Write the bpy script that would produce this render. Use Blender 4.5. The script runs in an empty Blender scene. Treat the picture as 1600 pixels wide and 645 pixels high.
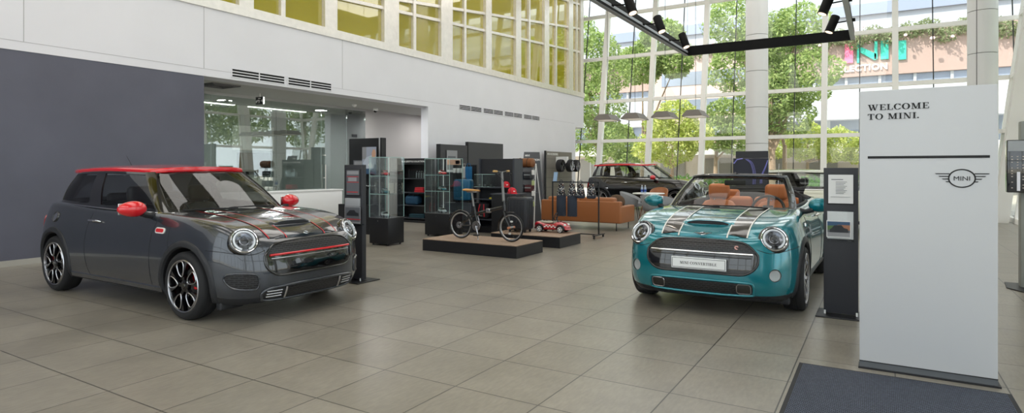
import bpy, bmesh, math, random
import numpy as np
from mathutils import Vector, Matrix
from mathutils.bvhtree import BVHTree
random.seed(7); PI = math.pi
S = bpy.context.scene; COL = S.collection

# ---------------------------------------------------------------- materials
def lin(h):
    if isinstance(h, (tuple, list)): return (*h[:3], 1)
    v = [int(h[i:i+2], 16)/255 for i in (0, 2, 4)]
    return tuple((c/12.92 if c <= .04045 else ((c+.055)/1.055)**2.4) for c in v) + (1,)
MATS = {}
def mat(name, col='808080', rough=.5, metal=0, coat=0, trans=0, emit=None, estr=0, ior=1.45, noise=0, nscale=20, bump=0, bscale=60, spec=.5, sheen=0, alpha=1):
    if name in MATS: return MATS[name]
    m = bpy.data.materials.new(name); m.use_nodes = True; MATS[name] = m
    nt = m.node_tree; b = nt.nodes['Principled BSDF']
    b.inputs['Base Color'].default_value = lin(col); b.inputs['Roughness'].default_value = rough
    b.inputs['Metallic'].default_value = metal; b.inputs['IOR'].default_value = ior
    b.inputs['Coat Weight'].default_value = coat; b.inputs['Coat Roughness'].default_value = .03
    b.inputs['Transmission Weight'].default_value = trans; b.inputs['Specular IOR Level'].default_value = spec
    b.inputs['Sheen Weight'].default_value = sheen
    if emit: b.inputs['Emission Color'].default_value = lin(emit); b.inputs['Emission Strength'].default_value = estr
    if noise or bump:
        tc = nt.nodes.new('ShaderNodeTexCoord')
    if noise:
        n = nt.nodes.new('ShaderNodeTexNoise'); n.inputs['Scale'].default_value = nscale; n.inputs['Detail'].default_value = 4
        nt.links.new(tc.outputs['Object'], n.inputs['Vector'])
        r = nt.nodes.new('ShaderNodeValToRGB'); c = lin(col)
        r.color_ramp.elements[0].position = .3; r.color_ramp.elements[1].position = .7
        r.color_ramp.elements[0].color = tuple(max(0, x*(1-noise)) for x in c[:3])+(1,)
        r.color_ramp.elements[1].color = tuple(min(1, x*(1+noise)) for x in c[:3])+(1,)
        nt.links.new(n.outputs['Fac'], r.inputs['Fac']); nt.links.new(r.outputs['Color'], b.inputs['Base Color'])
    if bump:
        n2 = nt.nodes.new('ShaderNodeTexNoise'); n2.inputs['Scale'].default_value = bscale
        nt.links.new(tc.outputs['Object'], n2.inputs['Vector'])
        bp = nt.nodes.new('ShaderNodeBump'); bp.inputs['Strength'].default_value = bump; bp.inputs['Distance'].default_value = .01
        nt.links.new(n2.outputs['Fac'], bp.inputs['Height']); nt.links.new(bp.outputs['Normal'], b.inputs['Normal'])
    return m
def glassmat(name, tint=(1, 1, 1), refl=.08, grazing=.6, rough=0.0, ior=1.45):
    """thin pane: straight-through light plus a fresnel reflection"""
    if name in MATS: return MATS[name]
    m = bpy.data.materials.new(name); m.use_nodes = True; MATS[name] = m
    nt = m.node_tree; nt.nodes.clear()
    o = nt.nodes.new('ShaderNodeOutputMaterial'); t = nt.nodes.new('ShaderNodeBsdfTransparent'); g = nt.nodes.new('ShaderNodeBsdfGlossy')
    t.inputs['Color'].default_value = (*tint, 1); g.inputs['Roughness'].default_value = rough
    lw = nt.nodes.new('ShaderNodeFresnel'); lw.inputs['IOR'].default_value = ior
    mr = nt.nodes.new('ShaderNodeMapRange'); mr.inputs['From Max'].default_value = 1; mr.inputs['To Min'].default_value = refl-.04; mr.inputs['To Max'].default_value = grazing
    mx = nt.nodes.new('ShaderNodeMixShader')
    nt.links.new(lw.outputs[0], mr.inputs[0]); nt.links.new(mr.outputs[0], mx.inputs[0])
    nt.links.new(t.outputs[0], mx.inputs[1]); nt.links.new(g.outputs[0], mx.inputs[2]); nt.links.new(mx.outputs[0], o.inputs[0])
    return m

# ---------------------------------------------------------------- mesh builder
class MB:
    def __init__(s): s.v = []; s.f = []; s.m = []; s.T = None
    def add(s, vs, fs, mi=0):
        n = len(s.v)
        for p in vs:
            s.v.append(tuple(s.T @ Vector(p)) if s.T is not None else tuple(p))
        for f in fs: s.f.append(tuple(n+i for i in f)); s.m.append(mi)
        return s
    def box(s, x0, x1, y0, y1, z0, z1, mi=0):
        return s.add([(x0,y0,z0),(x1,y0,z0),(x1,y1,z0),(x0,y1,z0),(x0,y0,z1),(x1,y0,z1),(x1,y1,z1),(x0,y1,z1)],
                     [(3,2,1,0),(4,5,6,7),(0,1,5,4),(1,2,6,5),(2,3,7,6),(3,0,4,7)], mi)
    def rbox(s, x0, x1, y0, y1, z0, z1, r=.01, mi=0, seg=3):
        """box rounded on all edges"""
        bm = bmesh.new(); bmesh.ops.create_cube(bm, size=1)
        for v in bm.verts: v.co = Vector(((x0+x1)/2+v.co.x*(x1-x0), (y0+y1)/2+v.co.y*(y1-y0), (z0+z1)/2+v.co.z*(z1-z0)))
        r = min(r, .49*min(x1-x0, y1-y0, z1-z0))
        bmesh.ops.bevel(bm, geom=bm.edges[:], offset=r, segments=seg, affect='EDGES', profile=.5)
        s.bm(bm, mi); bm.free(); return s
    def bm(s, bm, mi=0):
        bm.verts.index_update()
        return s.add([v.co[:] for v in bm.verts], [[v.index for v in f.verts] for f in bm.faces], mi)
    def tube(s, pts, r, n=8, mi=0, closed=False, caps=True):
        pts = [Vector(p) for p in pts]; N = len(pts); rs = r if isinstance(r, (list, tuple)) else [r]*N
        up = None; vs = []
        for i, p in enumerate(pts):
            if closed: t = (pts[(i+1) % N]-pts[i-1])
            else: t = (pts[min(i+1, N-1)]-pts[max(i-1, 0)])
            if t.length < 1e-9: t = Vector((0, 0, 1))
            t.normalize()
            if up is None:
                up = Vector((0, 0, 1)) if abs(t.z) < .9 else Vector((1, 0, 0))
            a = t.cross(up)
            if a.length < 1e-6: a = t.cross(Vector((1, 0, 0)))
            a.normalize(); b = a.cross(t).normalized(); up = b
            for k in range(n):
                q = 2*PI*k/n; vs.append(p+(a*math.cos(q)+b*math.sin(q))*rs[i])
        fs = []
        for i in range(N if closed else N-1):
            j = (i+1) % N
            for k in range(n):
                fs.append((i*n+k, i*n+(k+1) % n, j*n+(k+1) % n, j*n+k))
        if caps and not closed: fs += [tuple(range(n-1, -1, -1)), tuple((N-1)*n+k for k in range(n))]
        return s.add(vs, fs, mi)
    def cyl(s, a, b, r, r2=None, n=16, mi=0): return s.tube([a, b], [r, r if r2 is None else r2], n, mi)
    def lathe(s, prof, n=32, c=(0, 0, 0), axis='z', mi=0, closed=False):
        vs = []; L = len(prof)
        for i in range(n):
            q = 2*PI*i/n; cq, sq = math.cos(q), math.sin(q)
            for r, h in prof:
                p = {'z': (r*cq, r*sq, h), 'y': (r*cq, h, r*sq), 'x': (h, r*cq, r*sq)}[axis]
                vs.append((p[0]+c[0], p[1]+c[1], p[2]+c[2]))
        fs = []
        for i in range(n):
            j = (i+1) % n
            for k in range(L if closed else L-1):
                k2 = (k+1) % L
                fs.append((i*L+k, j*L+k, j*L+k2, i*L+k2))
        return s.add(vs, fs, mi)
    def ell(s, c, rx, ry, rz, n=20, mi=0, flat=None):
        vs = []; fs = []; m = n//2
        for i in range(m+1):
            th = PI*i/m
            for k in range(n):
                ph = 2*PI*k/n; vs.append((c[0]+rx*math.sin(th)*math.cos(ph), c[1]+ry*math.sin(th)*math.sin(ph), c[2]+rz*math.cos(th)))
        for i in range(m):
            for k in range(n):
                fs.append((i*n+k, (i+1)*n+k, (i+1)*n+(k+1) % n, i*n+(k+1) % n))
        return s.add(vs, fs, mi)
    def prism(s, poly, h0, h1, plane='xy', mi=0):
        """extrude a 2D outline; plane xy->z, xz->y, yz->x"""
        f3 = {'xy': lambda a, b, h: (a, b, h), 'xz': lambda a, b, h: (a, h, b), 'yz': lambda a, b, h: (h, a, b)}[plane]
        n = len(poly); vs = [f3(a, b, h0) for a, b in poly]+[f3(a, b, h1) for a, b in poly]
        return s.add(vs, [tuple(range(n-1, -1, -1)), tuple(range(n, 2*n))]+[(i, (i+1) % n, n+(i+1) % n, n+i) for i in range(n)], mi)
    def grid(s, rows, mi=0, closeu=False):
        n = len(rows[0]); vs = [p for r in rows for p in r]; fs = []
        for i in range(len(rows)-1 if not closeu else len(rows)):
            j = (i+1) % len(rows)
            for k in range(n-1): fs.append((i*n+k, i*n+k+1, j*n+k+1, j*n+k))
        return s.add(vs, fs, mi)
    def build(s, name, mats, parent=None, loc=(0, 0, 0), rotz=0, smooth=35, solid=0, weld=True):
        me = bpy.data.meshes.new(name)
        bm = bmesh.new()
        vs = [bm.verts.new(p) for p in s.v]
        for f, mi in zip(s.f, s.m):
            if len(set(f)) < 3: continue
            try:
                q = bm.faces.new([vs[i] for i in f]); q.material_index = mi
            except ValueError: pass
        if weld: bmesh.ops.remove_doubles(bm, verts=bm.verts[:], dist=1e-5)
        bmesh.ops.recalc_face_normals(bm, faces=bm.faces[:])
        bm.to_mesh(me); bm.free()
        if not isinstance(mats, (list, tuple)): mats = [mats]
        for m in mats: me.materials.append(m)
        if smooth:
            me.shade_smooth(); me.set_sharp_from_angle(angle=math.radians(smooth))
        o = bpy.data.objects.new(name, me); COL.objects.link(o)
        o.location = loc; o.rotation_euler = (0, 0, rotz)
        if parent: o.parent = parent
        if solid:
            md = o.modifiers.new('thick', 'SOLIDIFY'); md.thickness = solid; md.offset = 0
        return o
def thing(name, label, cat, loc=(0, 0, 0), rotz=0, group=None):
    o = bpy.data.objects.new(name, None); COL.objects.link(o); o.empty_display_size = .1
    o.location = loc; o.rotation_euler = (0, 0, rotz); o['label'] = label; o['category'] = cat
    if group: o['group'] = group
    return o
def tag(o, label, cat, group=None, kind=None):
    if label: o['label'] = label
    if cat: o['category'] = cat
    if group: o['group'] = group
    if kind: o['kind'] = kind
    return o
def struct(o): o['kind'] = 'structure'; return o
def kids(o): return [c for c in bpy.data.objects if c.parent == o]
def copy_tree(o, parent=None, loc=None, rotz=None, label=None):
    c = o.copy(); COL.objects.link(c); c.parent = parent
    if loc is not None: c.location = loc
    if rotz is not None: c.rotation_euler = (0, 0, rotz)
    if label: c['label'] = label
    for ch in kids(o): copy_tree(ch, c)
    return c
def cat(pts, n=4, closed=False):
    """Catmull-Rom through points"""
    P = [np.array(p, float) for p in pts]; N = len(P); out = []
    for i in range(N if closed else N-1):
        p0 = P[i-1] if (closed or i > 0) else 2*P[0]-P[1]
        p1 = P[i]; p2 = P[(i+1) % N]; p3 = P[(i+2) % N] if (closed or i+2 < N) else 2*P[-1]-P[-2]
        for k in range(n):
            t = k/n; out.append(.5*((2*p1)+(-p0+p2)*t+(2*p0-5*p1+4*p2-p3)*t*t+(-p0+3*p1-3*p2+p3)*t**3))
    if not closed: out.append(P[-1])
    return out
def itp(x, tab):
    xs = [t[0] for t in tab]; ys = [t[1] for t in tab]
    if xs[0] > xs[-1]: xs = xs[::-1]; ys = ys[::-1]
    # monotone-ish cubic (finite-difference hermite)
    n = len(xs)
    if x <= xs[0]: return ys[0]
    if x >= xs[-1]: return ys[-1]
    i = max(j for j in range(n-1) if xs[j] <= x)
    d = [(ys[j+1]-ys[j])/(xs[j+1]-xs[j]) for j in range(n-1)]
    def mm(j):
        if j == 0: return d[0]
        if j == n-1: return d[-1]
        return 0 if d[j-1]*d[j] <= 0 else 2*d[j-1]*d[j]/(d[j-1]+d[j])
    h = xs[i+1]-xs[i]; t = (x-xs[i])/h
    return ((2*t**3-3*t**2+1)*ys[i]+(t**3-2*t**2+t)*h*mm(i)+(-2*t**3+3*t**2)*ys[i+1]+(t**3-t**2)*h*mm(i+1))
def rrect(w, h, r, n=5, cx=0, cy=0):
    out = []
    for sx, sy, a0 in ((1, 1, 0), (-1, 1, 90), (-1, -1, 180), (1, -1, 270)):
        for k in range(n+1):
            a = math.radians(a0+90*k/n); out.append((cx+sx*(w/2-r)+r*math.cos(a), cy+sy*(h/2-r)+r*math.sin(a)))
    return out

# ---------------------------------------------------------------- lettering
def sans(txt, size, name, m, parent, mtx, depth=.002, bold=0.0, align='LEFT', mirror=False, spacing=1):
    cu = bpy.data.curves.new(name, 'FONT'); cu.body = txt; cu.size = size; cu.extrude = depth/2; cu.offset = bold
    cu.align_x = align; cu.space_character = spacing
    t = bpy.data.objects.new('tmp', cu); COL.objects.link(t)
    dg = bpy.context.evaluated_depsgraph_get(); me = bpy.data.meshes.new_from_object(t.evaluated_get(dg))
    bpy.data.objects.remove(t); bpy.data.curves.remove(cu)
    me.transform(mtx); me.name = name; me.materials.clear(); me.materials.append(m)
    o = bpy.data.objects.new(name, me); COL.objects.link(o); o.parent = parent
    return o
def frame_mtx(origin, right, up):
    r = Vector(right).normalized(); u = Vector(up).normalized(); n = r.cross(u)
    M = Matrix((r, u, n)).transposed().to_4x4(); M.translation = Vector(origin); return M
def ring2(cx, cy, rx, ry, ix, iy, a0=0, a1=360, n=28):
    q = [math.radians(a0+(a1-a0)*k/n) for k in range(n+1)]
    return [[(cx+rx*math.cos(a), cy+ry*math.sin(a)), (cx+ix*math.cos(a), cy+iy*math.sin(a))] for a in q]
def serif(txt, h, mb, mtx, depth=.003, gap=.10):
    """a hand-drawn slab-like serif face; unit cap height 1"""
    def R(x0, y0, x1, y1): return [(x0, y0), (x1, y0), (x1, y1), (x0, y1)]
    def D(xa, ya, xb, yb, w): return [(xa-w/2, ya), (xa+w/2, ya), (xb+w/2, yb), (xb-w/2, yb)]
    T, t, sf = .20, .07, .06
    def strip(rows): return [[rows[i][0], rows[i+1][0], rows[i+1][1], rows[i][1]] for i in range(len(rows)-1)]
    G = {}
    G['I'] = (.42, [R(.11, 0, .31, 1), R(0, 0, .42, sf), R(0, 1-sf, .42, 1)])
    G['L'] = (.72, [R(.11, 0, .31, 1), R(0, 1-sf, .42, 1), R(0, 0, .72, sf), R(.64, 0, .72, .30)])
    G['E'] = (.76, [R(.11, 0, .31, 1), R(0, 1-sf, .72, 1), R(0, 0, .76, sf), R(.68, 0, .76, .28), R(.64, .74, .72, 1), R(.3, .47, .56, .53), R(.50, .36, .56, .64)])
    G['T'] = (.80, [R(.30, 0, .50, 1), R(.19, 0, .61, sf), R(0, 1-sf, .80, 1), R(0, .70, .07, 1), R(.73, .70, .80, 1)])
    G['N'] = (.96, [R(.13, 0, .20, 1), R(.76, 0, .83, 1), D(.20, 1, .74, 0, .22), R(0, 0, .33, sf), R(.63, 1-sf, .96, 1), R(0, 1-sf, .24, 1)])
    G['M'] = (1.16, [R(.13, 0, .20, 1), R(.83, 0, 1.03, 1), D(.23, 1, .56, .04, .2), D(.86, 1, .56, .04, .08), R(0, 0, .33, sf), R(.72, 0, 1.16, sf), R(0, 1-sf, .26, 1), R(.9, 1-sf, 1.16, 1)])
    G['W'] = (1.30, [D(.17, 1, .43, 0, .2), D(.69, .92, .45, 0, .07), D(.62, 1, .88, 0, .2), D(1.14, 1, .88, 0, .07), R(0, 1-sf, .38, 1), R(.46, 1-sf, .86, 1), R(.98, 1-sf, 1.30, 1)])
    G['V'] = (.92, [D(.18, 1, .48, 0, .2), D(.76, 1, .48, 0, .07), R(0, 1-sf, .38, 1), R(.6, 1-sf, .92, 1)])
    G['O'] = (.94, strip(ring2(.47, .5, .47, .52, .25, .46)))
    G['C'] = (.84, strip(ring2(.45, .5, .45, .52, .23, .46, 38, 322))+[R(.74, .66, .81, .98), R(.76, .10, .81, .30)])
    G['R'] = (.88, [R(.11, 0, .31, 1), R(0, 0, .42, sf), R(0, 1-sf, .35, 1)]+strip(ring2(.35, .75, .38, .25, .20, .19, -90, 90, 14))+[D(.50, .5, .74, 0, .2), R(.66, 0, .88, sf), R(.3, .5, .36, .56)])
    G['B'] = (.80, [R(.11, 0, .31, 1), R(0, 0, .35, sf), R(0, 1-sf, .35, 1)]+strip(ring2(.35, .76, .34, .24, .17, .18, -90, 90, 14))+strip(ring2(.35, .27, .42, .27, .23, .21, -90, 90, 14)))
    G['.'] = (.2, [[(.1+.11*math.cos(k*PI/5), .1+.11*math.sin(k*PI/5)) for k in range(10)]])
    G[' '] = (.34, [])
    old = mb.T; x = 0
    mb.T = mtx if old is None else old @ mtx
    for ch in txt:
        w, polys = G[ch]
        for P in polys:
            mb.prism([(x+a*h, b*h) for a, b in P], 0, depth)
        x += (w+gap)*h
    mb.T = old
    return x
# ---------------------------------------------------------------- car paints
rubber = mat('tyre_rubber', '1c1c1e', .75, bump=.15, bscale=120)
blackgloss = mat('gloss_black', '08080a', .08, coat=1)
blackplastic = mat('black_plastic', '232427', .55)
trimblack = mat('cabin_trim', '1c1c1f', .7)
chrome = mat('chrome', 'd8d8da', .07, 1)
satin = mat('satin_alloy', 'b4b4b8', .25, 1)
darkalloy = mat('dark_alloy', '141416', .25, .3, coat=.6)
redgloss = mat('red_gloss', 'c8101c', .15, coat=1)
whitegloss = mat('white_gloss', 'e8e8e4', .25, coat=.5)
lampglass = glassmat('lamp_glass', (.96, .97, 1), .08, .5)
carglass = glassmat('car_glass', (.66, .70, .68), .09, .75)
darkglass = glassmat('dark_car_glass', (.42, .44, .45), .12, .75)
tan = mat('tan_leather', 'b0622e', .45, bump=.1, bscale=90)
seatblack = mat('black_leather', '1a1a1d', .5, bump=.1, bscale=90)
drl = mat('lamp_light_ring', 'd8dce0', .25)
def honeycomb():
    m = bpy.data.materials.new('honeycomb_mesh'); m.use_nodes = True; nt = m.node_tree; b = nt.nodes['Principled BSDF']
    tc = nt.nodes.new('ShaderNodeTexCoord'); mp = nt.nodes.new('ShaderNodeMapping'); mp.inputs['Rotation'].default_value = (PI/2, 0, PI/2)
    br = nt.nodes.new('ShaderNodeTexBrick'); br.inputs['Scale'].default_value = 1; br.inputs['Brick Width'].default_value = .044; br.inputs['Row Height'].default_value = .018
    br.inputs['Mortar Size'].default_value = .0045; br.inputs['Mortar Smooth'].default_value = .3
    br.inputs['Color1'].default_value = (.002, .002, .002, 1); br.inputs['Color2'].default_value = (.003, .003, .003, 1); br.inputs['Mortar'].default_value = (.022, .022, .025, 1)
    sp = nt.nodes.new('ShaderNodeSeparateXYZ'); cb = nt.nodes.new('ShaderNodeCombineXYZ')
    nt.links.new(tc.outputs['Object'], sp.inputs[0]); nt.links.new(sp.outputs['Y'], cb.inputs['X']); nt.links.new(sp.outputs['Z'], cb.inputs['Y'])
    nt.links.new(cb.outputs[0], br.inputs['Vector']); nt.links.new(br.outputs['Color'], b.inputs['Base Color'])
    bp = nt.nodes.new('ShaderNodeBump'); bp.inputs['Distance'].default_value = .01; nt.links.new(br.outputs['Fac'], bp.inputs['Height']); nt.links.new(bp.outputs[0], b.inputs['Normal'])
    b.inputs['Roughness'].default_value = .3
    return m
mesh_m = honeycomb()

# ---------------------------------------------------------------- the car
PLAN = [(.80,0),(.797,.2),(.782,.38),(.745,.53),(.67,.66),(.56,.745),(.42,.795),(.25,.83),(0,.85),(-.3,.845),(-.8,.835),(-1.4,.84),(-1.9,.85),(-2.3,.865),(-2.6,.862),(-2.8,.838),(-2.93,.78),(-3.01,.67),(-3.05,.5),(-3.07,.25),(-3.075,0)]
ZT = [(.80,.742),(.76,.748),(.70,.765),(.6,.81),(.5,.85),(.4,.88),(.2,.915),(0,.935),(-.4,.955),(-.7,.96),(-1.5,.965),(-2.2,.985),(-2.6,1.0),(-2.9,1.0),(-3.075,.98)]
ZC = [(.76,.742),(.71,.752),(.6,.795),(.45,.848),(.2,.898),(0,.925),(-.3,.952),(-.45,.965),(-.8,.98),(-2.7,1.01),(-3.0,1.0)]
ZB = [(.80,.175),(.5,.17),(.2,.19),(-2.3,.19),(-2.7,.22),(-3.075,.26)]
OF = [(.15,.09),(.2,.055),(.27,.015),(.36,0),(.46,0),(.56,.015),(.65,.04),(.72,.075),(.78,.12),(.85,.19),(.93,.26)]
OS = [(.15,.06),(.2,.045),(.27,.015),(.36,.002),(.5,0),(.62,.006),(.72,.02),(.82,.045),(.9,.075),(.97,.10),(1.02,.115)]
OR = [(.2,.09),(.3,.03),(.45,0),(.6,0),(.7,.01),(.85,.03),(1.02,.07)]
GB = [(-.33,0),(-.355,.3),(-.43,.54),(-.56,.67),(-.76,.71),(-1.4,.718),(-2.0,.72),(-2.5,.70),(-2.78,.645),(-2.90,.5),(-2.945,.25),(-2.955,0)]
GBZ = [.962,.960,.955,.948,.955,.962,.975,.992,1.0,1.003,1.005,1.005]
GR = [(-.93,0),(-.945,.25),(-.99,.43),(-1.08,.525),(-1.28,.555),(-1.7,.57),(-2.1,.565),(-2.5,.545),(-2.68,.495),(-2.76,.38),(-2.79,.2),(-2.80,0)]
GRZ = [1.382,1.378,1.368,1.358,1.362,1.372,1.37,1.358,1.348,1.343,1.343,1.345]

def make_car(name, label, loc, rotz, paint, roofpaint, mirrorpaint, wb=2.495, sy=1, sz=1, conv=False, jcw=False, stripes=None, seatmat=seatblack,
             lx=None, wheel='loop', cladding=True, five=False, plate=None, simple=False, R=.315, glass=carglass, front_detail=True):
    lx = lx or 1.0
    kx = wb/2.495
    def W(p):
        x, y, z = p
        X = x*lx if x > 0 else x*kx
        return (X, y*sy, z*sz)
    T = thing(name, label, 'car', loc, rotz)
    # ----- body shell
    half = cat(PLAN, 4); nh = len(half)
    lev = [0, .04, .10, .18, .26, .34, .42, .5, .58, .66, .74, .81, .87, .915, .95, .975, .99, 1.0]
    def ringpt(i, v):
        x, y = half[i]
        a = half[max(i-1, 0)]; b = half[min(i+1, nh-1)]; tx, ty = b[0]-a[0], b[1]-a[1]
        if i == 0: n_ = (1, 0)
        elif i == nh-1: n_ = (-1, 0)
        else: L = math.hypot(tx, ty); n_ = (ty/L, -tx/L)
        if n_[0]*0+n_[1] < 0: n_ = (n_[0], abs(n_[1]))
        zt = itp(x, ZT); zb = itp(x, ZB); z = zb+(zt-zb)*v
        wf = max(0, n_[0])**2; wr = max(0, -n_[0])**2; ws = n_[1]**2
        off = wf*itp(z, OF)+wr*itp(z, OR)+ws*itp(z, OS)
        r = .055
        if z > zt-r:
            q = min(1, (z-(zt-r))/r); off += r*.8*(1-math.sqrt(max(0, 1-q*q)))
        if z < zb+.03:
            q = min(1, (zb+.03-z)/.03); off += .02*(1-math.sqrt(max(0, 1-q*q)))
        return (x-n_[0]*off, max(0, y-n_[1]*off) if 0 < i < nh-1 else 0, z)
    def build_body():
        bm = bmesh.new(); rings = []
        N = 2*(nh-1)
        for v in lev:
            L = [ringpt(i, v) for i in range(nh)]
            ring = [bm.verts.new(W(p)) for p in L]+[bm.verts.new(W((p[0], -p[1], p[2]))) for p in L[-2:0:-1]]
            rings.append(ring)
        for a, b in zip(rings, rings[1:]):
            for k in range(N): bm.faces.new((a[k], a[(k+1) % N], b[(k+1) % N], b[k]))
        K = 14
        for ring, top in ((rings[-1], True), (rings[0], False)):
            rows = [[ring[0]]]
            for i in range(1, nh-1):
                l, r = ring[i], ring[N-i]; row = [l]
                for k in range(1, K):
                    t = -1+2*k/K; co = l.co.lerp(r.co, k/K)
                    if top:
                        xx = co.x/(lx if co.x > 0 else kx); ze = l.co.z/sz
                        zc = max(itp(xx, ZC), ze-.02); co.z = sz*(ze+(zc-ze)*(1-abs(t)**2.6))
                    row.append(bm.verts.new(co))
                row.append(r); rows.append(row)
            rows.append([ring[nh-1]])
            for a, b in zip(rows, rows[1:]):
                if len(a) == 1:
                    for k in range(K): bm.faces.new((a[0], b[k], b[k+1]))
                elif len(b) == 1:
                    for k in range(K): bm.faces.new((a[k], b[0], a[k+1]))
                else:
                    for k in range(K): bm.faces.new((a[k], b[k], b[k+1], a[k+1]))
        bmesh.ops.recalc_face_normals(bm, faces=bm.faces[:])
        return bm
    bm = build_body(); bvh = BVHTree.FromBMesh(bm)
    gb = cat([(a[0], a[1], z) for a, z in zip(GB, GBZ)], 4)
    for f in bm.faces:
        c = f.calc_center_median(); xx = c.x/(lx if c.x > 0 else kx); zz = c.z/sz
        if cladding and zz < .235: f.material_index = 1
        if f.normal.z > .5 and xx < -.31 and zz > .9:
            # inside the glasshouse outline
            yb = 0
            for p, q in zip(gb, gb[1:]):
                if q[0] <= xx <= p[0]: yb = p[1]+(q[1]-p[1])*(p[0]-xx)/max(1e-6, p[0]-q[0]); break
            if abs(c.y)/sy < yb-.01 and xx > -1.0: f.material_index = 1
    me = bpy.data.meshes.new('body_shell'); bm.to_mesh(me); bm.free()
    me.materials.append(paint); me.materials.append(blackplastic)
    body = bpy.data.objects.new('body_shell', me); COL.objects.link(body)
    cut = MB()
    for ax in (0, -2.495):
        for s_ in (1, -1):
            c = W((ax, 0, 0))
            cut.cyl((c[0], s_*.52*sy, R), (c[0], s_*1.2, R), R+.045, n=40)
    cb = MB()
    inner = [(-.62,.56),(-.85,.62),(-1.4,.64),(-2.0,.64),(-2.2,.62),(-2.28,.45)] if conv else [(-.62,.58),(-.85,.63),(-1.4,.645),(-2.0,.645),(-2.5,.62),(-2.7,.5)]
    poly = [W((x, y, 0))[:2] for x, y in inner]+[W((x, -y, 0))[:2] for x, y in inner[::-1]]
    cb.prism(poly, .33, 1.3)
    lamps = []
    for s_ in (1, -1):
        for ly, lz, lr, fwd, on, tag_ in ((.632, .752, .118*sz, .22, True, 'head'), (.65, .425, .058, .2, conv, 'fog')):
            if not on: continue
            h, n, _, _ = bvh.ray_cast(Vector((3*lx, s_*ly*sy, lz*sz)), Vector((-1, 0, 0)))
            if n.x < 0: n = -n
            d = (n+Vector((fwd, 0, 0))).normalized(); lamps.append((tag_, s_, h.copy(), d, lr))
    lc = MB()
    for tag_, s_, h, d, lr in lamps: lc.cyl(h-d*.07, h+d*.08, lr*(1.03 if tag_ == 'head' else 1.0), n=40)
    cobs = []
    for mbx, mm in ((cut, trimblack), (cb, trimblack), (lc, trimblack)):
        o = mbx.build('cut', mm, smooth=0); cobs.append(o)
        md = body.modifiers.new('b', 'BOOLEAN'); md.operation = 'DIFFERENCE'; md.solver = 'EXACT'; md.object = o; md.material_mode = 'TRANSFER'
        if mbx is cut: md.use_self = False
    dg = bpy.context.evaluated_depsgraph_get(); me2 = bpy.data.meshes.new_from_object(body.evaluated_get(dg))
    bpy.data.objects.remove(body)
    for o in cobs: bpy.data.objects.remove(o)
    me2.name = 'body_shell'; me2.shade_smooth(); me2.set_sharp_from_angle(angle=math.radians(40))
    body = bpy.data.objects.new('body_shell', me2); COL.objects.link(body); body.parent = T
    # ----- projection on the shell
    def P(a, b, view, off=.0):
        if view == 'front': o, d = Vector((3*lx, a*sy, b*sz)), Vector((-1, 0, 0))
        elif view == 'top': x, y, _ = W((a, b, 0)); o, d = Vector((x, y, 3)), Vector((0, 0, -1))
        elif view == 'left': x, _, z = W((a, 0, b)); o, d = Vector((x, 3, z)), Vector((0, -1, 0))
        elif view == 'right': x, _, z = W((a, 0, b)); o, d = Vector((x, -3, z)), Vector((0, 1, 0))
        elif view == 'rear': o, d = Vector((-6, a*sy, b*sz)), Vector((1, 0, 0))
        h, n, _, dist = bvh.ray_cast(o, d)
        if h is None or (view == 'front' and h.x < 0):
            g = {'front': Vector((.7, a*sy, b*sz)), 'left': Vector((o.x, .86*sy, o.z)), 'right': Vector((o.x, -.86*sy, o.z))}.get(view, o+d*2)
            h, n, _, dist = bvh.find_nearest(g)
        if n.dot(d) > 0: n = -n
        return h+n*off
    def patch(outline, view, m, pname, off=.004, nu=24, nv=8, parent=T, label=None, dirx='a'):
        """fill a (roughly convex) outline column by column, laid on the shell"""
        A = [p[0] for p in outline]; lo, hi = min(A), max(A); n = len(outline); rows = []
        for i in range(nu+1):
            a = lo+(hi-lo)*(.5-.5*math.cos(PI*i/nu)); a = min(max(a, lo+1e-5), hi-1e-5); ys = []
            for k in range(n):
                p, q = outline[k], outline[(k+1) % n]
                if (p[0]-a)*(q[0]-a) <= 0 and p[0] != q[0]: ys.append(p[1]+(q[1]-p[1])*(a-p[0])/(q[0]-p[0]))
            y0, y1 = min(ys), max(ys)
            rows.append([P(a, y0+(y1-y0)*k/nv, view, off) for k in range(nv+1)])
        mb = MB(); mb.grid(rows)
        edge = [rows[0][k] for k in range(nv+1)]+[rows[i][nv] for i in range(1, nu+1)]+[rows[nu][k] for k in range(nv-1, -1, -1)]+[rows[i][0] for i in range(nu-1, 0, -1)]
        e2 = [P_in(p, .012) for p in edge]
        mb.grid([edge+[edge[0]], e2+[e2[0]]])
        o = mb.build(pname, m, parent, smooth=50)
        if label: o['label'] = label
        return o
    def P_in(p, d):
        h, n, _, _ = bvh.find_nearest(p)
        c = Vector((h.x, 0, .5)); v = (h-n*0); 
        nn = n if n.dot(h-Vector((-1.2, 0, .5))) > 0 else -n
        return p-nn*d
    def line(pts, view, r, m, pname, off=0, closed=False, n=6, parent=T, dens=3, label=None, flat=False):
        q = cat(pts, dens, closed) if dens > 1 else pts
        o = MB().tube([P(a, b, view, off) for a, b in q], r, n, closed=closed).build(pname, m, parent, smooth=60)
        if label: o['label'] = label
        return o
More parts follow.
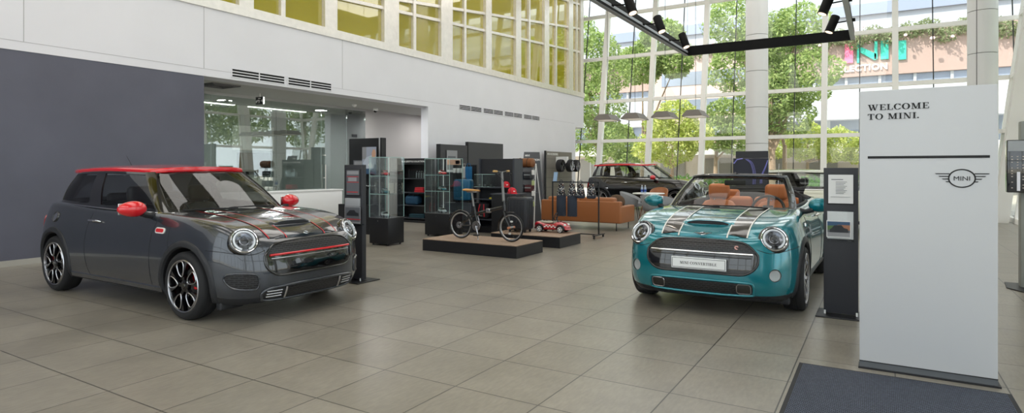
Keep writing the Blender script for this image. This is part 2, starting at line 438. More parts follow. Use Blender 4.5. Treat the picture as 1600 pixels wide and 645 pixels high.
    # ----- seams
    if not simple:
        for s_, vw in ((1, 'left'), (-1, 'right')):
            line([(-.53,.93),(-.57,.75),(-.57,.5),(-.54,.32),(-.52,.23)], vw, .0035, trimblack, 'door_seam')
            line([(-1.76,.95),(-1.8,.75),(-1.8,.5),(-1.74,.32),(-1.68,.24)], vw, .0035, trimblack, 'door_seam')
        line([(.0,.245),(.0,.24)], 'left', .001, trimblack, 'seam_end', dens=1) if False else None
        line([(.30,.66),(.42,.655),(.5,.65)], 'left', .003, trimblack, 'bumper_seam'); line([(.30,.66),(.42,.655),(.5,.65)], 'right', .003, trimblack, 'bumper_seam')
        for s_ in (1, -1):
            line([(s_*.50,.655),(s_*.6,.625),(s_*.7,.635),(s_*.76,.65)], 'front', .003, trimblack, 'bumper_seam')
    # bright belt line
    for s_ in (1, -1):
        mb = MB(); mb.tube([W((x*1.0, s_*(y+.012), z+.004)) for x, y, z in gb[3*4-2:10*4]], .008, 6)
        mb.build('belt_moulding', chrome if not conv else chrome, T)
    # ----- wheel arch and sill cladding
    for s_, vw in ((1, 'left'), (-1, 'right')):
        for ax in (0, -2.495):
            rows = []
            for k in range(33):
                q = math.radians(-24+228*k/32); row = []
                for r in (R+.038, R+.048, R+.075, R+.098, R+.105):
                    e = {0: -.012, 1: .010, 2: .012, 3: .008, 4: -.004}[[R+.038, R+.048, R+.075, R+.098, R+.105].index(r)]
                    cxw = W((ax, 0, 0))[0]; xw = cxw+r*math.cos(q); zw = R+r*math.sin(q)
                    x0 = xw/(lx if xw > 0 else kx)
                    z0 = min(max(zw/sz, itp(x0, ZB)+.012), 2)
                    row.append(P(x0, z0, vw, e))
                rows.append(row)
            MB().grid(rows).build('wheel_arch_trim', blackplastic if cladding else paint, T, smooth=50)
    # ----- wheels
    wheel_set(T, W, R, sy, wheel, jcw)
    # ----- front
    gr = mesh_m
    def hexo(w0, w1, w2, z0, z1, z2, n=4):
        return [tuple(p) for p in cat([(-w0,z0),(-w0*.5,z0-.004),(0,z0-.005),(w0*.5,z0-.004),(w0,z0),(w1*.97,(z0+z1)/2-.005),(w1,z1),(w1*.96,(z1*.6+z2*.4)),(w2,z2),(w2*.6,z2+.018),(0,z2+.022),(-w2*.6,z2+.018),(-w2,z2),(-w1*.96,(z1*.6+z2*.4)),(-w1,z1),(-w1*.97,(z0+z1)/2-.005)], n, True)]
    G = hexo(.40,.515,.40,.425,.575,.70)
    patch(G, 'front', blackgloss, 'grille', .004, 40, 12, label='black hexagonal front grille')
    gtop = [(a, b) for a, b in hexo(.475,.485,.385,.612,.625,.693)]
    patch(gtop, 'front', gr, 'grille_mesh', .009, 36, 8)
    line(G, 'front', .011, blackgloss if jcw else chrome if name != 'convertible_car' else darkalloy, 'grille_surround', .004, True, 8, dens=1)
    bar = [(-.47,.605),(-.25,.607),(0,.607),(.25,.607),(.47,.605)]
    line(bar, 'front', .011, redgloss if jcw else chrome, 'grille_bar', .016, dens=5, n=8, label='red grille bar' if jcw else 'chrome grille bar')
    if not simple:
        line([(-.46,.575),(0,.578),(.46,.575)], 'front', .006, satin if jcw else blackgloss, 'grille_bar', .010, dens=8)
    if jcw:
        for s_ in (1, -1):
            q = [tuple(p) for p in cat([(s_*.60,.315),(s_*.72,.33),(s_*.765,.40),(s_*.745,.46),(s_*.62,.455),(s_*.575,.43),(s_*.57,.35)], 4, True)]
            patch(q, 'front', gr, 'side_intake', .004, 16, 8); line(q, 'front', .009, paint, 'intake_surround', .003, True, 6, dens=1)
        low = [tuple(p) for p in cat([(-.46,.20),(0,.195),(.46,.20),(.53,.23),(.53,.285),(.45,.315),(.2,.325),(0,.325),(-.2,.325),(-.45,.315),(-.53,.285),(-.53,.23)], 4, True)]
        patch(low, 'front', blackplastic, 'lower_intake', .004, 36, 6)
        patch([tuple(p) for p in cat([(-.29,.22),(0,.215),(.29,.22),(.31,.302),(0,.31),(-.31,.302)], 3, True)], 'front', gr, 'intake_mesh', .009, 24, 6)
        line(low, 'front', .014, satin if False else paint, 'intake_surround', .006, True, 8, dens=1)
        for s_ in (1, -1):
            line([(s_*.32,.21),(s_*.32,.315)], 'front', .010, satin, 'intake_divider', .012, dens=6)
            for zz in (.235, .26, .285): line([(s_*.36,zz),(s_*.50,zz)], 'front', .006, satin, 'intake_slat', .008, dens=5)
    elif front_detail:
        low = [tuple(p) for p in cat([(-.43,.235),(0,.23),(.43,.235),(.475,.26),(.475,.33),(.43,.352),(.2,.357),(0,.357),(-.2,.357),(-.43,.352),(-.475,.33),(-.475,.26)], 4, True)]
        patch(low, 'front', blackplastic, 'lower_intake', .003, 36, 6)
        line(low, 'front', .012, paint, 'intake_surround', .008, True, 8, dens=1)
        patch([tuple(p) for p in cat([(-.30,.255),(0,.252),(.30,.255),(.32,.33),(0,.336),(-.32,.33)], 3, True)], 'front', gr, 'intake_mesh', .008, 24, 6)
        for s_ in (1, -1):
            q = [(a+s_*.395, b+.295) for a, b in rrect(.12, .085, .025)]
            patch(q, 'front', blackgloss, 'brake_duct', .008, 12, 5); line(q, 'front', .005, satin, 'duct_ring', .010, True, 6, dens=1)
            # round fog lamp
            if True:
                for tag_, q_, h_, d_, r_ in lamps:
                    if tag_ == 'fog' and q_ == s_: lampunit(T, h_-d_*.006, d_, r_, 'fog_lamp', fog=True)
        if plate:
            zc_, hw, hh = .505, .255, .055; xw = P(0, zc_, 'front').x+.035
            pl = MB().rbox(xw-.012, xw, -hw, hw, zc_-hh, zc_+hh, .004).build('number_plate', mat('plate_white', 'd8dadb', .3), T)
            MB().grid([[(xw+.001, a*(hw-.012), zc_+b*(hh-.012)) for b in (-1, 1)] for a in (-1, 1)]).build('plate_face', mat('plate_face', 'e2e4e4', .3), pl)
            mb = MB()
            for a in ((-1,-1,1,-1),(1,-1,1,1),(1,1,-1,1),(-1,1,-1,-1)):
                mb.tube([(xw+.001, a[0]*(hw-.012), zc_+a[1]*(hh-.012)), (xw+.001, a[2]*(hw-.012), zc_+a[3]*(hh-.012))], .0018, 4)
            mb.build('plate_border', trimblack, pl)
            tm = MB(); tw = serif(plate, .025, MB(), Matrix.Identity(4))
            serif(plate, .025, tm, frame_mtx((xw+.0012, -tw/2, zc_-.0125), (0, 1, 0), (0, 0, 1)), .001)
            xs_ = P(.34, .655, 'front').x+.014; sans('S', .085, 'grille_letter', mat('letter_rose', 'd8a8a0', .2, .8), T, frame_mtx((xs_, .31, .625), (-.25, 1, 0), (0, 0, 1)), .008, bold=.002)
            # lettering must keep its own width
            tm.build('plate_lettering', trimblack, pl, smooth=0)
            MB().box(xw-.06, xw-.01, -.1, .1, zc_-.03, zc_+.03).build('plate_holder', blackplastic, T)
    # skirt under the bumper
    if not simple:
        patch([(-.56,.185),(.56,.185),(.60,.205),(-.60,.205)], 'front', blackplastic, 'bumper_skirt', .006, 30, 3)
    # ----- headlamps
    for s_ in (1, -1):
        for tag_, q_, h_, d_, r_ in lamps:
            if tag_ == 'head' and q_ == s_: lampunit(T, h_-d_*.016, d_, r_, 'headlamp')
    # ----- bonnet: scoop, badge, stripes
    if not simple or stripes:
        sc = [tuple(p) for p in cat([(.475,-.19),(.485,0),(.475,.19),(.44,.215),(.425,.17),(.43,0),(.425,-.17),(.44,-.215)], 3, True)]
        rows = []
        for k in range(25):
            y = -.27+.54*k/24; e = .040*max(0, 1-(abs(y)/.26)**3)
            rows.append([P(.475, y, 'top', .001), P(.46, y, 'top', e*.25), P(.452, y, 'top', e), P(.40, y, 'top', e*.95), P(.30, y, 'top', e*.6), P(.16, y, 'top', -.002)])
        MB().grid(rows).build('bonnet_scoop', paint, T, smooth=50)
        rows = [[P(.458+.006*j, -.2+.4*k/20, 'top', (.003+.034*(1-j/2))*max(.05, 1-(abs(-.2+.4*k/20)/.22)**4)) for j in (0, 1, 2)] for k in range(21)]
        MB().grid(rows).build('scoop_mouth', trimblack, T, smooth=50)
    if stripes:
        fill, edge = stripes
        for s_ in (1, -1):
            for i, (a, b, m_, e) in enumerate(((.235,.395, fill, .005), (.222,.235, edge, .0055), (.395,.408, edge, .0055))):
                xs = [.69-.40*.0+(-.69-.45)*k/30 for k in range(31)]
                rows = []
                for x in xs:
                    sh = .055*max(0, (.1-x))/1.0*0
                    x_ = min(x, .688-.28*b*b)
                    f = 1-.10*(.69-x)/1.14*(-1)
                    rows.append([P(x_, s_*(a+(b-a)*k/4)*f, 'top', e) for k in range(5)])
                o = MB().grid(rows).build('bonnet_stripe' if i == 0 else 'stripe_edging', m_, T, smooth=60)
    # badge with wings on the bonnet nose
    c = P(.665, 0, 'top', .004); n1 = (P(.665, 0, 'top', .1)-P(.665, 0, 'top')).normalized(); rt = Vector((0, 1, 0)); upv = n1.cross(rt); upv = -upv if upv.z < 0 else upv
    mb = MB(); mb.T = Matrix((rt, upv, n1)).transposed().to_4x4(); mb.T.translation = c
    mb.tube([(.026*math.cos(2*PI*k/20), .022*math.sin(2*PI*k/20), .003) for k in range(20)], .004, 6, closed=True)
    for s_ in (1, -1):
        for j in range(4):
            y = .014-.009*j; mb.prism([(s_*.028, y), (s_*(.082-.011*j), y+.003), (s_*(.082-.011*j), y+.008), (s_*.028, y+.006)], 0, .003)
    bd = mb.build('bonnet_badge', chrome, T)
    mb2 = MB(); mb2.T = mb.T; mb2.prism([(.024*math.cos(2*PI*k/20), .020*math.sin(2*PI*k/20)) for k in range(20)], 0, .003); mb2.build('badge_disc', trimblack, bd)
    sans('MINI', .016, 'badge_lettering', chrome, bd, mb.T @ Matrix.Translation((0, -.0055, .0035)), .001, align='CENTER')
    # ----- mirrors
    for s_ in (1, -1):
        mb = MB(); cx_, cy_, cz_ = W((-.70, s_*.925, 1.005))
        n = 28; rows = []
        for i in range(17):
            th = PI*i/16; rows.append([])
            for k in range(n+1):
                ph = 2*PI*k/n; ex = math.sin(th)*math.cos(ph); ey = math.cos(th); ez = math.sin(th)*math.sin(ph)
                xx = .085*ex if ex > 0 else .05*ex
                rows[-1].append((cx_+xx-.02*ey*s_, cy_+.125*ey, cz_+.078*ez*(1-.12*ey*s_)))
        mb.grid(rows); mi = mb.build('door_mirror', mirrorpaint, T, smooth=70)
        if mirrorpaint is not paint: mi['label'] = 'red door mirror'
        MB().tube([W((-.66, s_*.85, .955)), W((-.67, s_*.78, .93)), W((-.69, s_*.72, .935))], [.03, .026, .034], 10).build('mirror_arm', blackplastic, mi)
        MB().rbox(cx_-.058, cx_-.048, cy_-.10, cy_+.10, cz_-.055, cz_+.055, .004).build('mirror_glass', chrome, mi)
    # ----- side details
    for s_, vw in ((1, 'left'), (-1, 'right')):
        hx = -1.66
        q = [P(hx+dx, .83, vw, e) for dx, e in ((.10, .004), (.09, .03), (.05, .036), (-.05, .036), (-.085, .03), (-.09, .004))]
        MB().tube(q, [.009, .012, .013, .013, .012, .009], 8).build('door_handle', chrome, T)
        if not simple:
            o = patch([(a-.43, b+.80) for a, b in rrect(.16, .055, .026)], vw, whitegloss if jcw else chrome, 'side_scuttle', .008, 12, 4)
            o2 = patch([(a-.43, b+.80) for a, b in rrect(.13, .034, .016)], vw, redgloss if jcw else paint, 'scuttle_insert', .013, 10, 3)
            line([(-.28,.84),(-.27,.7),(-.22,.62)], vw, .003, trimblack, 'wing_seam')
    if jcw:
        q = [(.055*math.cos(2*PI*k/24)-2.52, .052*math.sin(2*PI*k/24)+.845) for k in range(24)]
        patch(q, 'right', chrome, 'fuel_cap', .008, 14, 6); line([(a, b) for a, b in q], 'right', .006, darkalloy, 'fuel_cap_ring', .008, True, 6, dens=1)
    # sill skirt
    for s_, vw in ((1, 'left'), (-1, 'right')):
        rows = []
        for k in range(25):
            x = -.36-1.72*k/24; rows.append([P(x, .27, vw, -.002), P(x, .262, vw, .012), P(x, .225, vw, .018), P(x, .205, vw, -.004)])
        MB().grid(rows).build('sill_skirt', paint if jcw else blackplastic, T, smooth=50)
    # ----- glasshouse
    n0 = len(GB); DN = 6
    B = cat([(a[0], a[1], z) for a, z in zip(GB, GBZ)], DN); Rr = cat([(a[0], a[1], z) for a, z in zip(GR, GRZ)], DN)
    if conv:
        Rr = [np.array((q[0], q[1], q[2]-.065)) for q in Rr]
    def gh(t, v, off=0, s_=1):
        f = min(t*DN, len(B)-1.0001); i = int(f); w = f-i
        b = B[i]*(1-w)+B[i+1]*w; r = Rr[i]*(1-w)+Rr[i+1]*w
        tb = B[min(i+1, len(B)-1)]-B[i]; L = math.hypot(tb[0], tb[1]) or 1; nn = (tb[1]/L, -tb[0]/L)
        if t < .1: nn = (1, 0)
        if t > n0-1.1: nn = (-1, 0)
        bul = .022*math.sin(PI*v)+off
        p = b*(1-v)+r*v
        return W((p[0]+nn[0]*bul, s_*(p[1]+nn[1]*bul), p[2]+off*.3))
    def band(t0, t1, v0, v1, m_, pname, sides=(1, -1), off=.008, nu=10, nv=8, th=.018, parent=T):
        out = []
        for s_ in sides:
            rows = [[gh(t0+(t1-t0)*i/nu, v0+(v1-v0)*k/nv, off, s_) for k in range(nv+1)] for i in range(nu+1)]
            rows2 = [[gh(t0+(t1-t0)*i/nu, v0+(v1-v0)*k/nv, off-th, s_) for k in range(nv+1)] for i in range(nu+1)]
            mb = MB(); mb.grid(rows); mb.grid(rows2)
            e = lambda R_: [R_[0][k] for k in range(nv+1)]+[R_[i][nv] for i in range(1, nu+1)]+[R_[nu][k] for k in range(nv-1, -1, -1)]+[R_[i][0] for i in range(nu-1, -1, -1)]
            mb.grid([e(rows), e(rows2)])
            out.append(mb.build(pname, m_, parent, smooth=50))
        return out
    def both(t0, t1, v0, v1, m_, pname, off=.0, nu=40, nv=8):
        """one pane across the centre line"""
        ts = [t1-(t1-t0)*i/nu for i in range(nu)]+[t0+(t1-t0)*i/nu for i in range(nu+1)]
        rows = [[gh(t, v0+(v1-v0)*k/nv, off, 1 if i < nu else -1) for k in range(nv+1)] for i, t in enumerate(ts)]
        return MB().grid(rows).build(pname, m_, T, smooth=60)
    both(0, 2.85, .0, 1, glass if not conv else glassmat('screen_glass', (.84, .88, .86), .055, .5), 'windscreen')
    pm = blackgloss
    if conv:
        band(2.75, 3.25, 0, 1.0, mat('pillar_dark', '15181d', .15, coat=1), 'windscreen_pillar', off=.012, th=.035)
        ts = [(1-2*i/40) for i in range(41)]
        mb = MB(); top = []
        for i, a in enumerate(ts):
            t = abs(a)*3.1; p = gh(t, 1.0, .0, 1 if a > 0 else -1); top.append(p)
        mb.tube(top, .024, 10); mb.build('windscreen_header', mat('pillar_dark'), T, smooth=60)
        mb = MB(); mb.tube([(p[0]-.02, p[1]*.98, p[2]-.02) for p in top], .02, 8); mb.build('header_lining', trimblack, T)
        # folded hood stack, roll bars, belts
        mb = MB()
        rows = []
        for i in range(21):
            y = -.66+1.32*i/20; e = max(0, 1-(abs(y)/.70)**5); row = []
            for x, z in ((-2.24, .93), (-2.25, 1.02), (-2.34, 1.07), (-2.5, 1.09), (-2.66, 1.08), (-2.78, 1.04), (-2.84, .97)):
                row.append(W((x-.02*math.cos(y*2), y, .93+(z-.93)*(.35+.65*e))))
            rows.append(row)
        mb.grid(rows); mb.build('folded_hood', mat('hood_canvas', '1b1b1d', .9, bump=.4, bscale=30), T, smooth=60)
        mb = MB()
        for zz in (1.09, 1.12, 1.14): mb.tube([W((-2.30-(zz-1.09)*3, y, zz-.02*abs(y))) for y in [-.6+.1*k for k in range(13)]], .018, 8)
        mb.build('hood_frame', trimblack, T)
        for s_ in (1, -1):
            MB().tube([W((-1.98, s_*.60, .9)), W((-2.02, s_*.58, 1.06)), W((-2.08, s_*.52, 1.10)), W((-2.12, s_*.44, 1.06)), W((-2.12, s_*.42, .9))], .02, 8).build('roll_hoop', trimblack, T)
        # wet-edge trim round the tub
        for s_ in (1, -1):
            mb = MB(); mb.tube([W((x, s_*y, .972)) for x, y in [(-.72,.62),(-.9,.655),(-1.4,.665),(-2.0,.66),(-2.2,.64)]], .022, 8); mb.build('door_capping', trimblack, T)
    else:
        both(0, 0, 0, 0, glass, 'x') if False else None
        # side and rear panes
        for s_ in (1, -1):
            for t0, t1, nm in ((3.45, 5.6, 'side_window'), (5.9, 8.0, 'rear_side_window')):
                rows = [[gh(t0+(t1-t0)*i/16, .06+.9*k/8, 0, s_) for k in range(9)] for i in range(17)]
                MB().grid(rows).build(nm, darkglass if t0 > 5 and not simple else glass, T, smooth=60)
        ts = [n0-1-2.2+2.2*i/14 for i in range(15)]
        rows = [[gh(t, .08+.84*k/6, 0, 1) for k in range(7)] for t in ts]+[[gh(t, .08+.84*k/6, 0, -1) for k in range(7)] for t in ts[::-1]]
        MB().grid(rows).build('rear_window', glass if simple else darkglass, T, smooth=60)
        band(2.72, 3.5, 0, 1.02, pm, 'front_pillar', off=.010)
        band(5.5, 5.95, 0, 1.02, pm, 'middle_pillar', off=.004)
        if five: band(6.9, 7.12, 0, 1.02, pm, 'rear_pillar', off=.004)
        band(7.75, 9.0, 0, 1.02, pm, 'rear_pillar', off=.006)
        band(3.3, 8.6, 0, .09, pm, 'window_frame', off=.007, nu=40, nv=2); band(3.3, 8.6, .93, 1.02, pm, 'window_frame', off=.007, nu=40, nv=2)
        band(8.9, 11, 0, .10, paint, 'tailgate_rail', off=.008, nu=14, nv=2)
        # roof cap
        RC = cat([(a[0]+(.02 if i < 3 else .0)-(.13 if i >= 9 else .10 if i == 8 else .03 if i == 7 else 0), a[1]+(.014 if 2 < i < 10 else .012), z) for i, (a, z) in enumerate(zip(GR, GRZ))], 4)
        RC = [np.array((p[0], max(0, p[1]), p[2])) for p in RC]; RC[0][1] = 0; RC[-1][1] = 0
        mb = MB(); K = 14; lo_ = []; rows = []
        zc_ = [(-.8,1.395),(-1.0,1.405),(-1.3,1.43),(-1.75,1.447),(-2.3,1.437),(-2.7,1.405),(-2.95,1.375)]
        def roofrow(p, inset, dz):
            row = []
            yy = max(.001, p[1]-inset)
            for k in range(K+1):
                t = -1+2*k/K; e = (1-abs(t)**2.2)
                ze = p[2]+dz; row.append(W((p[0], yy*t, ze+max(0, itp(p[0], zc_)-ze)*e)))
            return row
        top = [roofrow(p, .018, .038) for p in RC]
        mb.grid(top)
        def ringof(inset, dz, shrink=0):
            cx_ = -1.95
            L = [W((cx_+(p[0]-cx_)*(1-shrink), max(.001, p[1]-inset), p[2]+dz)) for p in RC]
            return L+[(q[0], -q[1], q[2]) for q in L[::-1]]
        r0 = [top[i][K] for i in range(len(RC))]+[top[i][0] for i in range(len(RC)-1, -1, -1)]
        r1 = ringof(.004, .026); r2 = ringof(0, .010); r3 = ringof(.006, -.008); r4 = ringof(.03, -.012)
        cl = lambda r: r+[r[0]]
        mb.grid([cl(r0), cl(r1), cl(r2), cl(r3), cl(r4)])
        bot = [[W((p[0], max(.001, p[1]-.03)*(-1+2*k/K), p[2]-.012)) for k in range(K+1)] for p in RC]; mb.grid(bot)
        rf = mb.build('roof', roofpaint, T, smooth=50)
        if roofpaint is not paint: rf['label'] = 'red roof' if roofpaint is redgloss or 'red' in roofpaint.name else 'pale roof'
        if five:
            for s_ in (1, -1):
                MB().tube([W((x, s_*.50, z)) for x, z in ((-1.35,1.39),(-1.42,1.425),(-1.8,1.44),(-2.4,1.43),(-2.62,1.405),(-2.66,1.375))], .014, 8).build('roof_rail', satin, rf)
        mb = MB(); mb.tube([W((-2.45, 0, 1.395)), W((-2.62, 0, 1.56))], [.005, .002], 6); mb.cyl(W((-2.43, 0, 1.385)), W((-2.46, 0, 1.405)), .02, .012); mb.build('aerial', trimblack, rf)
    if conv:
        c0 = gh(0, 1.0); MB().tube([(c0[0]-.0, c0[1]+.02, c0[2]+.01), (c0[0]-.05, c0[1]-.02, c0[2]+.02)], .02, 8).build('mirror_mount', trimblack, T)
        MB().tube([W((-2.9, .2, 1.0)), W((-3.05, .2, 1.47))], [.006, .0025], 6).build('aerial', satin, T)
    # wipers
    if not simple:
        for y0, y1 in ((.42, -.12), (-.05, -.58)):
            w = [gh(abs(y0)/.53*2*.95+.0, .02, .02, 1 if y0 > 0 else -1), gh(abs((y0+y1)/2)/.53*1.9, .05, .028, 1 if (y0+y1) > 0 else -1), gh(abs(y1)/.55*2.0, .055, .018, 1 if y1 > 0 else -1)]
            MB().tube(w, [.011, .008, .006], 6).build('wiper', trimblack, T)
    # ----- cabin
    def seat(x, y, rear=False):
        mb = MB(); cx_, cy_, _ = W((x, y, 0)); w = .25
        mb.rbox(cx_-.24, cx_+.26, cy_-w, cy_+w, .36, .56, .06, seg=4)
        o = mb.build('seat', seatmat, T, smooth=60)
        rows = []
        bk = [(-.20, .48, w), (-.25, .62, w*1.02), (-.30, .78, w*1.0), (-.345, .90, w*.92), (-.36, .97, w*.70), (-.362, .99, w*.4)]
        for k in range(21):
            q = 2*PI*k/20; row = []
            for dx, z, ww in bk:
                cc, ss = math.cos(q), math.sin(q)
                row.append((cx_+dx+.055*abs(cc)**.6*(1 if cc > 0 else -1), cy_+ww*abs(ss)**.5*(1 if ss > 0 else -1), z*sz**.5))
            rows.append(row)
        m2 = MB(); m2.grid(rows); zt = .99*sz**.5
        m2.build('seat_back', seatmat, o, smooth=60)
        m3 = MB(); hz = zt+.12
        m3.rbox(cx_-.43, cx_-.32, cy_-.135, cy_+.135, hz-.11, hz+.09, .05, seg=4)
        m3.build('headrest', seatmat, o, smooth=60)
        m4 = MB()
        for s2 in (1, -1): m4.cyl((cx_-.37, cy_+s2*.06, zt-.05), (cx_-.375, cy_+s2*.06, hz-.06), .008)
        m4.build('headrest_post', satin, o)
    seat(-1.28, .35); seat(-1.28, -.35)
    rb = MB(); cx_ = W((-2.0, 0, 0))[0]; rb.rbox(cx_-.15, cx_+.35, -.58, .58, .36, .6, .06, seg=4); rb.rbox(cx_-.2, cx_-.05, -.58, -.01, .5, 1.02, .06, seg=4); rb.rbox(cx_-.2, cx_-.05, .01, .58, .5, 1.02, .06, seg=4)
    for s_ in (1, -1): rb.rbox(cx_-.24, cx_-.14, s_*.31-.12, s_*.31+.12, .97, 1.11, .04, seg=4)
    rb.build('rear_seat', seatmat, T, smooth=60)
    mb = MB(); dz = .93*sz
    x0 = W((-.66, 0, 0))[0]
    mb.prism([(x0+.06, dz-.3), (x0+.06, dz), (x0-.05, dz+.025), (x0-.16, dz+.005), (x0-.20, dz-.06), (x0-.17, dz-.3)], -.62, .62, 'xz'); mb.build('dashboard', trimblack, T, smooth=60)
    # right-hand drive
    mb = MB(); yy = .35*(1 if True else -1)*(-1 if not conv else 1)
    yy = -.35 if not conv else .35
    cx_, cz_ = x0-.30, dz-.01; mt = Matrix.Translation((cx_, yy, cz_)) @ Matrix.Rotation(math.radians(62), 4, 'Y')
    mb.T = mt; mb.tube([(.175*math.cos(2*PI*k/32), .175*math.sin(2*PI*k/32), 0) for k in range(32)], .016, 8, closed=True)
    mb.rbox(-.055, .055, -.06, .06, -.02, .015, .02); mb.box(-.16, .16, -.012, .012, -.012, .004); mb.box(-.012, .012, 0, .16, -.012, .004)
    mb.cyl((0, 0, -.01), (0, 0, -.2), .03); mb.build('steering_wheel', seatblack, T, smooth=50)
    # rear-view mirror
    p = gh(0, .80, -.06); MB().rbox(p[0]-.05, p[0]-.015, -.12, .12, p[2]-.03, p[2]+.035, .015).build('cabin_mirror', trimblack, T)
    # tail lamps and rear plate recess
    for s_ in (1, -1):
        q = [(s_*.68+a, .74+b) for a, b in rrect(.17, .22, .05)]
        patch(q, 'rear', mat('tail_lamp_red', '9c0c10', .15, coat=1), 'tail_lamp', .01, 10, 6)
    # underbody parts that show below the bumper
    if not simple:
        for s_ in (1, -1):
            MB().rbox(.34, .42, s_*.62-.12, s_*.62+.12, .115, .19, .02).build('air_deflector', blackplastic, T)
    return T

def lampunit(T, c, d, r, name, fog=False):
    d = Vector(d).normalized(); rt = Vector((0, 0, 1)).cross(d).normalized(); up = d.cross(rt)
    M = Matrix((rt, up, d)).transposed().to_4x4(); M.translation = Vector(c)
    k = r/.118
    mb = MB(); mb.T = M
    mb.lathe([(0, -.024*k), (.05*k, -.022*k), (.088*k, -.010*k), (r*1.0, .004*k)], 32)
    base = mb.build(name, mat('lamp_bowl', '6c6f74', .12, .9) if not fog else mat('fog_bowl', 'c4c8c4', .35, .2), T, smooth=60)
    mb = MB(); mb.T = M; mb.lathe([(r*1.02, -.05*k), (r*1.02, .012*k), (r*.97, .020*k), (r*.90, .016*k), (r*.88, 0)], 36)
    mb.build('lamp_rim', chrome if not fog else blackgloss, base, smooth=50)
    if not fog:
        mb = MB(); mb.T = M; mb.lathe([(r*1.0, .012), (r*1.05, .013), (r*1.10, .006), (r*1.13, -.008), (r*1.13, -.05)], 40); mb.build('lamp_surround', blackgloss, base, smooth=60)
    mb = MB(); mb.T = M; mb.lathe([(0, .026*k), (r*.5, .024*k), (r*.8, .018*k), (r*.9, .012*k)], 36); mb.build('lamp_lens', lampglass, base, smooth=60)
    if fog: return base
    mb = MB(); mb.T = M
    A = [math.radians(-70+320*q/40) for q in range(41)]
    mb.tube([(r*.74*math.cos(a), r*.74*math.sin(a), .010) for a in A], .011*k, 8); mb.build('light_ring', drl, base, smooth=60)
    mb = MB(); mb.T = M; mb.lathe([(.042*k, -.01), (.044*k, .008), (.038*k, .014), (.034*k, .008)], 28); mb.build('projector_bezel', chrome, base, smooth=50)
    mb = MB(); mb.T = M; mb.ell((0, 0, .0), .034*k, .034*k, .014, 20); mb.build('projector_lens', mat('projector_glass', '15181c', .05, coat=1), base, smooth=70)
    mb = MB(); mb.T = M; mb.box(-.085*k, .085*k, -.052*k, -.040*k, -.006, .004); mb.build('lamp_louvre', trimblack, base)
    return base

